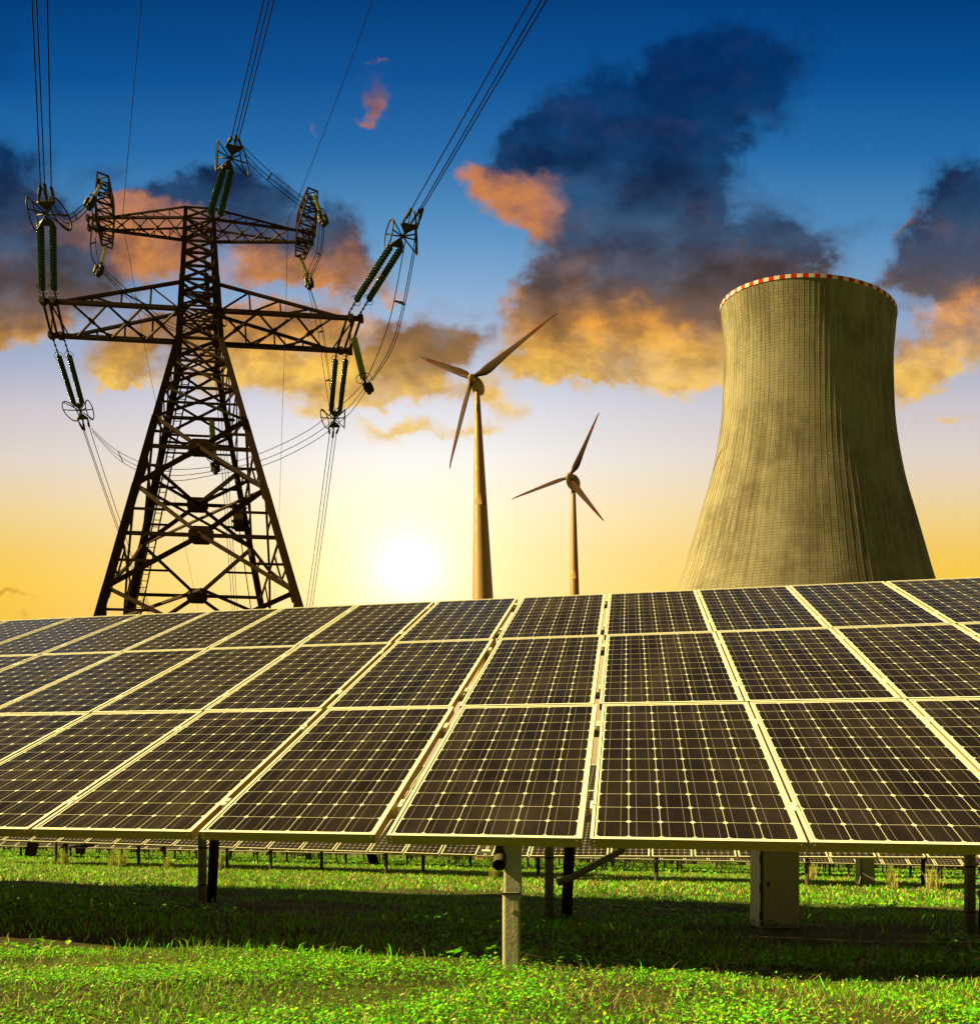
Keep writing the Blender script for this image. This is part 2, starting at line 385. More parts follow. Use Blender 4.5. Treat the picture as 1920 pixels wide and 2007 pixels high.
M['back'] = simple('panel_backsheet', (.55, .54, .50), .6, 0, .2, .05, 3)

# ------------------------------------------------------------------ ground
def fade(v, a, b): return np.clip((b - v) / (b - a), 0, 1)
def gz(x, y):
    x = np.asarray(x, float); y = np.asarray(y, float)
    bump = .014 * np.sin(x * 2.3 + .7 * np.sin(y * 1.7)) * np.cos(y * 2.9 + .6) + .012 * np.sin(x * 5.1 + 1.3) * np.sin(y * 6.3 + .4 * x) \
         + .02 * np.sin(x * .55 + 1.0) * np.cos(y * .62)
    slope = -.0215 * np.clip(x, -900, 900)
    return -.455 + slope + bump * fade(np.hypot(x, y), 14, 60)

def grid_axis(lim, fine, step):
    a = list(np.arange(0, fine, step)); s_ = step
    while a[-1] < lim: s_ *= 1.16; a.append(a[-1] + s_)
    return np.array(a)
ax = grid_axis(6000, 9, .14); gx = np.concatenate([-ax[:0:-1], ax])
ay = grid_axis(9000, 12, .14); gy = np.concatenate([-grid_axis(400, 1, .3)[:0:-1], ay])
GX, GY = np.meshgrid(gx, gy); GZ = gz(GX, GY)
nv = len(gx); nr = len(gy)
vs_ = np.stack([GX.ravel(), GY.ravel(), GZ.ravel()], 1)
i0 = (np.arange(nr - 1)[:, None] * nv + np.arange(nv - 1)[None]).ravel()
fq = np.stack([i0, i0 + 1, i0 + nv + 1, i0 + nv], 1)

def fast_mesh(name, V_, Q_, mat, cols=None, smooth=False):
    me = bpy.data.meshes.new(name)
    nV, nF, k = len(V_), len(Q_), Q_.shape[1]
    me.vertices.add(nV); me.vertices.foreach_set('co', V_.astype(np.float32).ravel())
    me.loops.add(nF * k); me.loops.foreach_set('vertex_index', Q_.astype(np.int32).ravel())
    me.polygons.add(nF); me.polygons.foreach_set('loop_start', (np.arange(nF) * k).astype(np.int32))
    me.polygons.foreach_set('loop_total', np.full(nF, k, np.int32))
    if smooth: me.polygons.foreach_set('use_smooth', np.ones(nF, bool))
    me.materials.append(mat)
    me.update(calc_edges=True)
    if cols is not None:
        at_ = me.color_attributes.new('tint', 'FLOAT_COLOR', 'POINT')
        at_.data.foreach_set('color', np.concatenate([cols, np.ones((nV, 1))], 1).astype(np.float32).ravel())
    ob = bpy.data.objects.new(name, me); COL.objects.link(ob)
    return ob

m, q, b, o = new_mat('field_soil')
co = q.n('ShaderNodeTexCoord').outputs['Object']
n1 = q.noise(co, 1.1, 8, .65); n2 = q.noise(co, 14, 8, .7); n3 = q.noise(co, .12, 5, .6)
soil = q.mix(n2, (.030, .020, .012), (.075, .052, .030))
green = q.mix(q.noise(co, 5.0, 8, .7), (.035, .075, .010), (.13, .175, .022))
green = q.mix(q.rng(n1, .5, .75, 0, .6), green, (.19, .165, .05))
xx, yy, zz_ = q.sep(co)
dist = q.m('SQRT', q.m('ADD', q.m('MULTIPLY', xx, xx), q.m('MULTIPLY', yy, yy)))
cover = q.m('ADD', q.rng(q.m('ADD', q.m('MULTIPLY', n1, .7), q.m('MULTIPLY', n2, .3)), .42, .6, 0, .8), q.rng(dist, 6, 20, 0, .8), clamp=True)
q.put(b.inputs['Base Color'], q.mix(cover, soil, green)); b.inputs['Roughness'].default_value = .95; b.inputs['Specular IOR Level'].default_value = .1
bp = q.n('ShaderNodeBump'); bp.inputs['Strength'].default_value = .9; bp.inputs['Distance'].default_value = .04
q.put(bp.inputs['Height'], q.noise(co, 22, 8, .75)); q.put(b.inputs['Normal'], bp.outputs[0])
M['soil'] = m
tag(fast_mesh('ground', vs_, fq, M['soil'], smooth=True), kind='structure')

# ------------------------------------------------------------------ grass, leaves and dry straw
m, q, b, o = new_mat('grass_blades')
atn = q.n('ShaderNodeAttribute', attribute_name='tint')
q.put(b.inputs['Base Color'], atn.outputs['Color']); b.inputs['Roughness'].default_value = .55; b.inputs['Specular IOR Level'].default_value = .25
tl = q.n('ShaderNodeBsdfTranslucent'); q.put(tl.inputs[0], q.mix(.5, atn.outputs['Color'], (.24, .46, .012)))
ms = q.n('ShaderNodeMixShader'); ms.inputs[0].default_value = .34
m.node_tree.links.new(b.outputs[0], ms.inputs[1]); m.node_tree.links.new(tl.outputs[0], ms.inputs[2]); m.node_tree.links.new(ms.outputs[0], o.inputs[0])
M['grass'] = m

def patchnoise(x, y, s, seed):
    r_ = np.random.default_rng(seed); v = np.zeros_like(x)
    for k in range(7):
        a = r_.uniform(0, 6.28); f = s * r_.uniform(.6, 2.2); v += np.sin((x * math.cos(a) + y * math.sin(a)) * f + r_.uniform(0, 6.28))
    return v / 7 * 1.6
GREENS = np.array([(.105, .52, .006), (.17, .62, .006), (.045, .26, .006), (.36, .64, .010), (.125, .54, .008)])
STRAWS = np.array([(.42, .34, .12), (.34, .25, .09), (.50, .42, .18), (.26, .18, .07)])

def colours(n, straw_p):
    c = GREENS[RNG.integers(0, len(GREENS), n)] * RNG.uniform(.40, 1.35, (n, 1))
    s_ = RNG.random(n) < straw_p
    c[s_] = STRAWS[RNG.integers(0, len(STRAWS), s_.sum())] * RNG.uniform(.7, 1.2, (s_.sum(), 1))
    return c

def blades(x, y, h, wd, lean, col):
    n = len(x); a = RNG.uniform(0, 2 * np.pi, n); la = RNG.uniform(0, 2 * np.pi, n)
    base = np.stack([x, y, gz(x, y) - .004], 1)
    side = np.stack([np.cos(a), np.sin(a), np.zeros(n)], 1) * (wd / 2)[:, None]
    ld = np.stack([np.cos(la), np.sin(la), np.zeros(n)], 1)
    mid = base + ld * (lean * h * .30)[:, None] + np.array([0, 0, 1.]) * (h * .58)[:, None]
    tip = base + ld * (lean * h * .95)[:, None] + np.array([0, 0, 1.]) * (h * (1 - .35 * np.minimum(lean, 1.5)))[:, None]
    V_ = np.stack([base - side, base + side, mid + side * .75, mid - side * .75, tip + side * .12, tip - side * .12], 1).reshape(-1, 3)
    i = np.arange(n)[:, None] * 6
    Q_ = np.concatenate([i + np.array([0, 1, 2, 3]), i + np.array([3, 2, 4, 5])])
    return V_, Q_, np.repeat(col, 6, 0)

def leaves(x, y, size, hgt, col):            # small rounded leaves, tilted, on the sward
    n = len(x); a = RNG.uniform(0, 2 * np.pi, n); t = RNG.uniform(-.7, .7, n)
    c0 = np.stack([x, y, gz(x, y) + hgt], 1)
    d = np.stack([np.cos(a) * np.cos(t), np.sin(a) * np.cos(t), np.sin(t)], 1)
    sd = np.stack([-np.sin(a), np.cos(a), RNG.uniform(-.5, .5, n)], 1)
    L = size[:, None]; up = np.array([0, 0, 1.]) * (size * .16)[:, None]
    pts = [c0, c0 + d * L * .35 + sd * L * .36 + up, c0 + d * L * .8 + sd * L * .26 + up * .6, c0 + d * L, c0 + d * L * .8 - sd * L * .26 + up * .6, c0 + d * L * .35 - sd * L * .36 + up]
    V_ = np.stack(pts, 1).reshape(-1, 3); i = np.arange(n)[:, None] * 6
    Q_ = np.concatenate([i + np.array([0, 1, 2, 3]), i + np.array([0, 3, 4, 5])])
    return V_, Q_, np.repeat(col, 6, 0)

def scatter(n, y0, y1, power=1.0, marg=.5):  # points in the wedge the place is seen from, with a margin at both sides
    y = y0 + (y1 - y0) * RNG.random(n) ** power
    x = (RNG.random(n) * 2 - 1) * (y * .74 + marg)
    return x, y
def row_line(x): return 2.79 - .182 * (x - .39)       # the front table's lower edge in plan

parts = []
def put(t): parts.append(t)
# foreground turf
n = 52000; x, y = scatter(n, 1.45, 3.35, .8)
k = RNG.random(n) < np.clip(1.0 - 0.9 * fade(np.abs(y - (row_line(x) + .42)), .1, .45), .1, 1) * np.clip(.62 + .6 * patchnoise(x, y, 3.2, 3), .12, 1)
x, y = x[k], y[k]; n = len(x)
pn = patchnoise(x, y, 4.0, 5)
put(blades(x, y, RNG.uniform(.010, .034, n) * (1 + .35 * pn), RNG.uniform(.0022, .005, n), RNG.uniform(.2, 1.4, n), colours(n, .12)))
n = 62000; x, y = scatter(n, 1.45, 3.2, .8)
k = RNG.random(n) < np.clip(1.0 - 0.95 * fade(np.abs(y - (row_line(x) + .42)), .1, .5), .05, 1) * np.clip(.50 + 1.2 * patchnoise(x, y, 5.0, 9), .05, 1)
x, y = x[k], y[k]; n = len(x)
put(leaves(x, y, RNG.uniform(.005, .0155, n), RNG.uniform(.004, .030, n), colours(n, .06) * 1.2))
n = 4500; x, y = scatter(n, 1.45, 3.1, .8); k = patchnoise(x, y, 3.0, 21) > -.25; x, y = x[k], y[k]; n = len(x)
put(blades(x, y, RNG.uniform(.02, .07, n), RNG.uniform(.0015, .0032, n), RNG.uniform(1.2, 2.4, n), STRAWS[RNG.integers(0, 4, n)] * RNG.uniform(.7, 1.25, (n, 1))))
n = 500; x, y = scatter(n, 1.5, 3.4, .8)
put(blades(x, y, RNG.uniform(.04, .09, n), RNG.uniform(.002, .0045, n), RNG.uniform(.3, 1.2, n), colours(n, .35)))
# the shaded strip and the open strip behind the table
n = 60000; x, y = scatter(n, 3.1, 9.5, 1.0, .8); k = RNG.random(n) < np.clip(.42 + .8 * patchnoise(x, y, 1.7, 11), .04, 1); x, y = x[k], y[k]; n = len(x)
put(blades(x, y, RNG.uniform(.025, .085, n), RNG.uniform(.004, .010, n), RNG.uniform(.2, 1.3, n), colours(n, .12)))
n = 16000; x, y = scatter(n, 3.0, 8.0, 1.0, .8); k = patchnoise(x, y, 1.5, 14) > .05; x, y = x[k], y[k]; n = len(x)
put(leaves(x, y, RNG.uniform(.015, .045, n), RNG.uniform(.01, .06, n), colours(n, .05)))
n = 90000; x, y = scatter(n, 9.0, 26, .9, 1.5); k = RNG.random(n) < np.clip(.75 + .5 * patchnoise(x, y, .9, 17), .2, 1); x, y = x[k], y[k]; n = len(x)
put(blades(x, y, RNG.uniform(.03, .10, n), RNG.uniform(.012, .028, n), RNG.uniform(.3, 1.4, n), colours(n, .42)))
n = 70000; x, y = scatter(n, 25, 95, .9, 4); put(blades(x, y, RNG.uniform(.05, .16, n), RNG.uniform(.03, .09, n), RNG.uniform(.3, 1.4, n), colours(n, .2)))
off = 0; VV = []; QQ = []; CC = []
for v_, q_, c_ in parts:
    VV.append(v_); QQ.append(q_ + off); CC.append(c_); off += len(v_)
tag(fast_mesh('grass', np.concatenate(VV), np.concatenate(QQ), M['grass'], np.concatenate(CC)), 'short green turf with clover leaves and dry straw between the panel rows', 'grass', kind='stuff')

# ------------------------------------------------------------------ solar panel kit
def panel_meshes():
    w2, l2 = PW / 2, PL / 2; fw = .0125
    f = MB()
    f.box((-w2, -l2, -FD), (w2, -l2 + fw, .002)); f.box((-w2, l2 - fw, -FD), (w2, l2, .002))
    f.box((-w2, -l2 + fw, -FD), (-w2 + fw, l2 - fw, .002)); f.box((w2 - fw, -l2 + fw, -FD), (w2, l2 - fw, .002))
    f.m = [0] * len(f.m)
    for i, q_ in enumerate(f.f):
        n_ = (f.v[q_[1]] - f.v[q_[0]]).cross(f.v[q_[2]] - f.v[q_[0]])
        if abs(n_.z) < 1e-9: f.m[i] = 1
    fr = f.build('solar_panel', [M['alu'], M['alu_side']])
    bk = MB(); bk.box((-w2 + fw, -l2 + fw, -.010), (w2 - fw, l2 - fw, -.006)); bs = bk.build('backsheet', M['back'])
    c = MB(); c.box((-w2 + fw, -l2 + fw, -.0055), (w2 - fw, l2 - fw, -.0015)); ce = c.build('solar_cells', M['cells'])
    s_ = MB(); s_.lathe((0, 0, 0), (0, -1, 0), [(0, .0042), (.0025, .0042), (.004, .0022)], 8); sc_ = s_.build('frame_screw', M['bolt'])
    out_ = [o.data for o in (fr, bs, ce, sc_)]
    for o in (fr, bs, ce, sc_): bpy.data.objects.remove(o)
    return out_
ME_FRAME, ME_BACK, ME_CELLS, ME_SCREW = panel_meshes()

def link(name, me, parent, mat=None):
    o = bpy.data.objects.new(name, me); COL.objects.link(o); o.parent = parent
    if mat is not None: o.matrix_local = mat
    return o

class Row:
    """a straight tilted table: origin of its lower edge, direction in plan, tilt"""
    def __init__(s, x0, y0, z0, yaw, tilt, dz=-.0217):
        s.o = Vector((x0, y0, z0)); s.d = Vector((math.cos(yaw), math.sin(yaw), dz)); n = Vector((-math.sin(yaw), math.cos(yaw), 0))
        s.up = n * math.cos(tilt) + Vector((0, 0, math.sin(tilt))); s.n = n; s.tilt = tilt
        s.ex = s.d.normalized(); s.ey = (s.up - s.ex * s.up.dot(s.ex)).normalized(); s.ez = s.ex.cross(s.ey)
    def p(s, u, v, h=0.0): return s.o + s.d * u + s.up * v + s.ez * h
    def panel(s, root, u, v, detail):
        c = s.p(u, v) - root.location
        mt = Matrix((( s.ex.x, s.ey.x, s.ez.x, c.x), (s.ex.y, s.ey.y, s.ez.y, c.y), (s.ex.z, s.ey.z, s.ez.z, c.z), (0, 0, 0, 1)))
        p = link('solar_panel', ME_FRAME, root, mt)
        link('solar_cells', ME_CELLS, p)
        if detail: link('backsheet', ME_BACK, p)
        if detail and v < 1.0 and -3.6 < u < 2.6:
            for sx in (-1, 1):
                for zz in (-.011, -.029): link('frame_screw', ME_SCREW, p, Matrix.Translation((sx * (PW / 2 - .018), -PL / 2 + .001, zz)))
        return p

LP = 1.6015
# ------------------------------------------------------------------ front table
r1 = Row(.3947, 2.7902, .0691, -.1802, .5419)
A1 = empty('solar_array', (r1.p(-1.5, 1.8).x, r1.p(-1.5, 1.8).y, float(gz(-1.5, 4.6))))
tag(A1, 'large solar table in front, three rows of brown panels in cream frames on posts', 'solar array')
SEAM = {-8: -6.701, -7: -5.868, -6: -5.017, -5: -4.195, -4: -3.367, -3: -2.541, -2: -1.717, -1: -.854, 0: 0.0, 1: .821, 2: 1.635, 3: 2.46}
for k in range(9, 21): SEAM[-k] = SEAM[-8] - .835 * (k - 8)
for k in range(4, 8): SEAM[k] = SEAM[3] + .83 * (k - 3)
KS = sorted(SEAM)
for a_, b_ in zip(KS[:-1], KS[1:]):
    for j in range(3): r1.panel(A1, (SEAM[a_] + SEAM[b_]) / 2, LP * (j + .5) + random.uniform(-.0015, .0015), True)
U0, U1 = SEAM[KS[0]], SEAM[KS[-1]]
for v in (.30, 1.28, 1.92, 2.90, 3.52, 4.50):
    mb = MB(); mb.bar(r1.p(U0, v, -FD - .014), r1.p(U1, v, -FD - .014), .055, .026, up=r1.ez); mb.build('rail', M['galv'], A1)
for k in KS[1:-1]:
    for v in (.30, 1.28, 1.92, 2.90, 3.52, 4.50):
        if -12 < k < 6:
            mb = MB(); mb.bar(r1.p(SEAM[k], v - .035, -.012), r1.p(SEAM[k], v + .035, -.012), .020, .030, up=r1.ez)
            mb.lathe(r1.p(SEAM[k], v, .002), r1.ez, [(0, .006), (.006, .006)], 6); mb.build('panel_clamp', M['alu'], A1)
def ground_pt(x, y, dz=-.05): return Vector((x, y, float(gz(x, y)) + dz))
FRONT0 = Vector((.088, 2.93)); BACK0 = Vector((.468, 5.60)); STEP = Vector((2.96, -.539))
UD = Vector((r1.d.x, r1.d.y, 0)).normalized()
def under(x, y, h=-FD - .06):                       # point on the table's underside above (x, y)
    rel = Vector((x, y, 0)) - Vector((r1.o.x, r1.o.y, 0))
    u = rel.dot(UD); v = rel.dot(r1.n) / math.cos(r1.tilt)
    return r1.p(u, v, 0) + Vector((0, 0, h / math.cos(r1.tilt)))
for k in range(-3, 2):
    fx, fy = FRONT0 + STEP * k; bx, by = BACK0 + STEP * k
    # sloping beam: an open round pipe under the rails
    mb = MB(); e0 = under(fx - .052, fy - .07, -FD - .056); e1 = under(bx - .05, by + .9, -FD - .056)
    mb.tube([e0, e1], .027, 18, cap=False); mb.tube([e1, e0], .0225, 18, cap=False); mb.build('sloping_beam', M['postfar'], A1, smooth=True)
    # front post
    top = under(fx, fy, -FD - .012); g0 = ground_pt(fx, fy)
    hgt = top.z - g0.z; zs = g0.z + hgt * .64
    mb = MB(); mb.box((fx - .036, fy - .03, g0.z), (fx + .036, fy + .03, zs))
    po = mb.build('support_post', M['galv'], A1, bevel=.010)
    mb = MB(); mb.box((fx - .031, fy - .026, zs - .02), (fx + .043, fy + .034, top.z)); mb.build('post_sleeve', M['galv'], po, bevel=.008)
    mb = MB(); mb.box((fx - .038, fy - .034, zs - .012), (fx + .040, fy + .036, zs - .004)); mb.build('post_strap', M['dark'], po)
    mb = MB(); mb.lathe((fx + .006, fy - .030, g0.z + hgt * .50), (0, -1, 0), [(0, .011), (.003, .011), (.0035, .0075), (.010, .0075), (.011, .004)], 10); mb.build('bolt', M['bolt'], po)
    # back post, its red-brown channel and the slanting brace
    g1 = ground_pt(bx, by); top = under(bx, by, -FD - .10)
    mb = MB(); mb.tube([g1, (bx, by, g1.z + .66), (bx + .002, by, top.z)], .036, 16); bo = mb.build('support_post', M['galv'], A1, smooth=True)
    mb = MB(); mb.tube([(bx, by, g1.z + .52), (bx, by, g1.z + .532)], .039, 16); mb.build('post_strap', M['dark'], bo); mb = MB(); mb.tube([(bx, by, g1.z + .20), (bx, by, g1.z + .208)], .0385, 16); mb.build('post_strap', M['dark'], bo)
    mb = MB(); mb.lathe((bx + .004, by - .035, g1.z + .33), (0, -1, 0), [(0, .010), (.003, .010), (.0035, .007), (.009, .007)], 10); mb.build('bolt', M['bolt'], bo)
    mb = MB(); cx_, cy_ = bx + (.062 if k == -1 else .15), by + .06
    for du in (-.018, .018): mb.bar((cx_ + du - .01, cy_, float(gz(cx_, cy_)) - .05), (cx_ + du + .02, cy_, g1.z + .62), .006, .05, up=(1, 0, 0))
    mb.bar((cx_ - .01, cy_ + .022, float(gz(cx_, cy_)) - .05), (cx_ + .02, cy_ + .022, g1.z + .62), .036, .006, up=(0, 1, 0)); mb.build('channel_stake', M['rust'], A1)
    if k != -1:
        mb = MB(); mb.tube([(bx + .06, by - .01, g1.z + .33), (bx + .17, by - .02, g1.z + .37), (bx + .55, by - .08, g1.z + .58), under(bx + 1.15, by - .2, -FD - .075)], .030, 12); mb.build('brace', M['galv'], A1, smooth=True)

# ------------------------------------------------------------------ rows behind
def back_row(yc, yaw, xl, xr, label, detail, post_step, z0=.045, dz=-.0207):
    r = Row(0, yc, z0, yaw, .5419, dz)
    u0 = xl / math.cos(yaw); u1 = xr / math.cos(yaw); pit = .86
    cnt = int((u1 - u0) / pit); root = empty('solar_array', (r.p((u0 + u1) / 2, 2.2).x, r.p((u0 + u1) / 2, 2.2).y, float(gz(r.p((u0 + u1) / 2, 2.2).x, r.p((u0 + u1) / 2, 2.2).y))))
    tag(root, label, 'solar array', 'rows of solar tables behind the front one')
    for i in range(cnt):
        for j in range(3 if detail else 1):
            r.panel(root, u0 + pit * (i + .5), LP * (j + .5), False)
    mb = MB(); mb.bar(r.p(u0, .3, -.08), r.p(u1, .3, -.08), .06, .06, up=r.ez); mb.build('rail', M['alu'], root)
    mb = MB(); mb.bar(r.p(u0, 3.9, -.08), r.p(u1, 3.9, -.08), .06, .06, up=r.ez); mb.build('rail', M['alu'], root)
    if not detail:
        for j in (1, 2):                            # upper strips of the far tables
            mb = MB(); mb.add([r.p(u0, LP * j + .01), r.p(u1, LP * j + .01), r.p(u1, LP * (j + 1) - .01), r.p(u0, LP * (j + 1) - .01)], [(0, 1, 2, 3)])
            q_ = mb.build('upper_panel_strip', M['rowcell'], root)
            sd = q_.modifiers.new('thickness', 'SOLIDIFY'); sd.thickness = .04
    n_ = int((u1 - u0) / post_step)
    for i in range(n_ + 1):
        u = u0 + .6 + i * post_step
        if u > u1 - .2: break
        for v, w_ in ((.18, .035), (3.25, .04)):
            t = r.p(u, v, -.10); mb = MB(); g_ = float(gz(t.x, t.y))
            mb.tube([(t.x, t.y, g_ - .05), (t.x, t.y, t.z)], w_ * 1.15, 8)
            if v > 1:
                mb.tube([(t.x, t.y, g_ + .55), tuple(r.p(u + .75, v - .4, -.12))], .035, 8)
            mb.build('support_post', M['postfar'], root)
        mb = MB(); mb.tube([r.p(u, -.02, -.14), r.p(u, 4.5, -.14)], .04, 8); mb.build('sloping_beam', M['postfar'], root)
    return root
M['rowcell'] = simple('dark_panel_strip', (.030, .020, .017), .3, 0, .35, .2, 2)
back_row(15.55, -.235, -14.5, -.06, 'left table of the second row, stepping up to the left under the front table', True, 2.95, .035, -.031)
back_row(15.55, -.235, 0, 13.0, 'right table of the second row, seen below the front table beside the cabinet', True, 2.95, .030, -.004)
back_row(28.3, -.205, -28, 20, 'third row of solar panels with its lower edge beneath the second', False, 2.95)
back_row(41.0, -.205, -40, 30, 'fourth row of solar panels, small strip with dark posts', False, 2.95)
back_row(54.0, -.205, -50, 40, 'fifth row of solar panels, thin strip far off', False, 3.4)
back_row(68.0, -.205, -58, 50, 'farthest row of solar panels before the dark hedge', False, 4.2)

# ------------------------------------------------------------------ cabinets
def cabinet(name, x, y, wd, dp, ht, label, yaw=0.0):
    g_ = float(gz(x, y)); root = empty(name, (x, y, g_))
    tag(root, label, 'equipment cabinet', 'grey cabinets under the panels')
    mb = MB(); mb.box((x - wd / 2, y, g_ - .04), (x + wd / 2, y + dp, g_ + ht)); mb.build('body', M['cab'], root, bevel=.012)
    mb = MB(); mb.box((x - wd / 2 + .012, y - .014, g_ + .02), (x + wd / 2 - .004, y - .001, g_ + ht - .03)); d = mb.build('door', M['cab'], root, bevel=.006)
    mb = MB(); mb.box((x - wd / 2 - .004, y - .006, g_ + .012), (x - wd / 2 + .008, y + .012, g_ + ht - .02)); mb.build('door_seal', M['cab_dark'], root)
    for hz in (.06, .26, .47, .70):
        if hz < ht - .1:
            mb = MB(); mb.tube([(x - wd / 2 - .004, y - .004, g_ + hz), (x - wd / 2 - .004, y - .004, g_ + hz + .06)], .011, 8); mb.build('hinge', M['cab_dark'], d)
    mb = MB(); mb.box((x - wd / 2 + .035, y - .0175, g_ + .30), (x - wd / 2 + .055, y - .0145, g_ + .335)); mb.build('lock', M['cab_dark'], d)
    mb = MB(); mb.box((x - wd / 2 - .02, y - .025, g_ + ht), (x + wd / 2 + .02, y + dp + .02, g_ + ht + .03)); mb.build('lid', M['cab'], root, bevel=.006)
    return root
cabinet('equipment_cabinet', 2.09, 5.10, .275, .23, 1.15, 'tall pale grey cabinet standing in the shade under the front table')
cabinet('equipment_cabinet', 8.32, 15.6, .30, .25, .95, 'small distant grey cabinet under the second row of panels')

# ------------------------------------------------------------------ cooling tower
TX, TD, TQ = 67.484, 150.0, .5284
ZC = [115.08, 111.82, 106.63, 99.06, 92.03, 85.22, 78.84, 72.89, 66.08, 57.32, 0.0][::-1]
RC = [18.67, 18.39, 17.96, 18.04, 18.43, 19.45, 20.82, 22.55, 24.51, 27.11, 47.58][::-1]
def tower_r(zz):
    # smooth profile through the measured radii
    i = max(0, min(len(ZC) - 2, int(np.searchsorted(ZC, zz)) - 1))
    def tang(k):
        if k == 0: return (RC[1] - RC[0]) / (ZC[1] - ZC[0])
        if k == len(ZC) - 1: return (RC[-1] - RC[-2]) / (ZC[-1] - ZC[-2])
        return (RC[k + 1] - RC[k - 1]) / (ZC[k + 1] - ZC[k - 1])
    h_ = ZC[i + 1] - ZC[i]; t = (zz - ZC[i]) / h_
    return ((2 * t**3 - 3 * t**2 + 1) * RC[i] + (t**3 - 2 * t**2 + t) * h_ * tang(i) + (-2 * t**3 + 3 * t**2) * RC[i + 1] + (t**3 - t**2) * h_ * tang(i + 1))
def tower_pt(ph, zz, rr):
    kx = TX / TD
    return Vector((TX + rr * math.cos(ph) + TQ * rr * math.sin(ph) * kx, TD + TQ * rr * math.sin(ph), zz))
m, q, b, o = new_mat('tower_concrete')
uvn = q.n('ShaderNodeUVMap', uv_map='shell'); u_, v_, _ = q.sep(uvn.outputs[0])      # u: turns x 120 shutter boards, v: lifts
v2 = q.m('MULTIPLY', v_, 1.9); fu = q.m('FRACT', u_); fv = q.m('FRACT', v2)
iu = q.m('FLOOR', u_); iv = q.m('FLOOR', v2)
wn = q.n('ShaderNodeTexWhiteNoise'); q.put(wn.inputs['Vector'], q.xyz(iu, iv, 3.0))
uv3 = q.xyz(u_, v_, 0.0)
st = q.noise(q.v('MULTIPLY', uv3, (.34, .050, 1)), 1.0, 9, .68)          # long runs of dirt
st2 = q.noise(q.v('MULTIPLY', uv3, (1.1, .07, 1)), 1.0, 8, .7)
big = q.noise(q.v('MULTIPLY', uv3, (.06, .07, 1)), 1.0, 5, .6)
fine = q.noise(q.v('MULTIPLY', uv3, (1.7, 1.7, 1)), 2.2, 9, .75)
base = q.mix(wn.outputs['Value'], (.255, .222, .168), (.312, .272, .208))
base = q.mix(q.rng(st, .40, .60, 0, .62), base, (.130, .106, .078))
base = q.mix(q.rng(st2, .48, .64, 0, .55), base, (.080, .060, .042))
blot = q.noise(q.v('MULTIPLY', uv3, (.16, .11, 1)), 1.0, 8, .65)
base = q.mix(q.rng(blot, .48, .66, 0, .38), base, (.105, .080, .055))
base = q.mix(q.rng(big, .42, .60, 0, .50), base, (.37, .325, .25))
base = q.mix(q.rng(fine, .35, .70, .0, .35), base, (.12, .095, .065))
band = q.rng(q.m('ABSOLUTE', q.m('SUBTRACT', v_, 57.0)), 7.0, 0.5, 0, .30)
base = q.mix(q.m('MULTIPLY', band, q.rng(st2, .40, .62)), base, (.075, .057, .040))
lines = q.m('MAXIMUM', q.m('MULTIPLY', q.m('LESS_THAN', fu, .09), .85), q.m('LESS_THAN', fv, .24))
lw = q.rng(q.noise(q.v('MULTIPLY', uv3, (.3, .3, 1)), 1.0, 4, .6), .35, .65, .15, .48)
base = q.mix(q.m('MULTIPLY', lines, lw), base, (.060, .046, .033))
q.put(b.inputs['Base Color'], base); b.inputs['Roughness'].default_value = .9; b.inputs['Specular IOR Level'].default_value = .15
bp = q.n('ShaderNodeBump'); bp.inputs['Strength'].default_value = .5; bp.inputs['Distance'].default_value = .12
q.put(bp.inputs['Height'], q.m('SUBTRACT', fine, q.m('MULTIPLY', lines, .6))); q.put(b.inputs['Normal'], bp.outputs[0])
M['tower'] = m
ct = empty('cooling_tower', (TX, TD, float(gz(TX, TD))))
tag(ct, 'huge streaked concrete cooling tower with red and white checked rim', 'cooling tower')
NRIB, ZTOP, ZBOT = 112, 115.08, float(gz(TX, TD)) + 7
NSEG = NRIB * 4; lifts = 96
vs_ = []; us = []
levels = np.linspace(ZBOT, ZTOP, lifts + 1)
for zz in levels:
    rr = tower_r(zz)
    for i in range(NSEG):
        rib = .14 if i % 4 == 0 else 0.0
        ph = 2 * math.pi * ((i // 4) + (0, .035, .07, .5)[i % 4] - (.035 if i % 4 < 3 else 0)) / NRIB
        vs_.append(tower_pt(ph, zz, rr + (.05 if i % 4 == 1 else 0.0)) - ct.location)
fs = []; uvs = []
for L_ in range(lifts):
    for i in range(NSEG):
        j = (i + 1) % NSEG
        fs.append((L_ * NSEG + i, L_ * NSEG + j, (L_ + 1) * NSEG + j, (L_ + 1) * NSEG + i))
        def uu(k): return (k // 4) + (-.035, 0, .035, .5)[k % 4]
        a_ = uu(i); b_ = uu(i + 1); uvs += [(a_ + .03, L_), (b_ + .03, L_), (b_ + .03, L_ + 1), (a_ + .03, L_ + 1)]
me = bpy.data.meshes.new('shell'); me.from_pydata([tuple(v) for v in vs_], [], fs); me.materials.append(M['tower'])
ul = me.uv_layers.new(name='shell'); ul.data.foreach_set('uv', np.array(uvs, np.float32).ravel())
me.update(); sh = bpy.data.objects.new('shell', me); COL.objects.link(sh); sh.parent = ct
mb = MB()                                               # inner face and rim lip
for L_ in range(0, 25):
    zz = ZBOT + (ZTOP - ZBOT) * L_ / 24
    for i in range(96): mb.v.append(tower_pt(2 * math.pi * i / 96, zz, tower_r(zz) - .9))
for L_ in range(24):
    for i in range(96):
        j = (i + 1) % 96; mb.f.append((L_ * 96 + i, (L_ + 1) * 96 + i, (L_ + 1) * 96 + j, L_ * 96 + j)); mb.m.append(0)
M['inner'] = simple('tower_inner_concrete', (.16, .13, .10), .9, 0, .1, .3, .2)
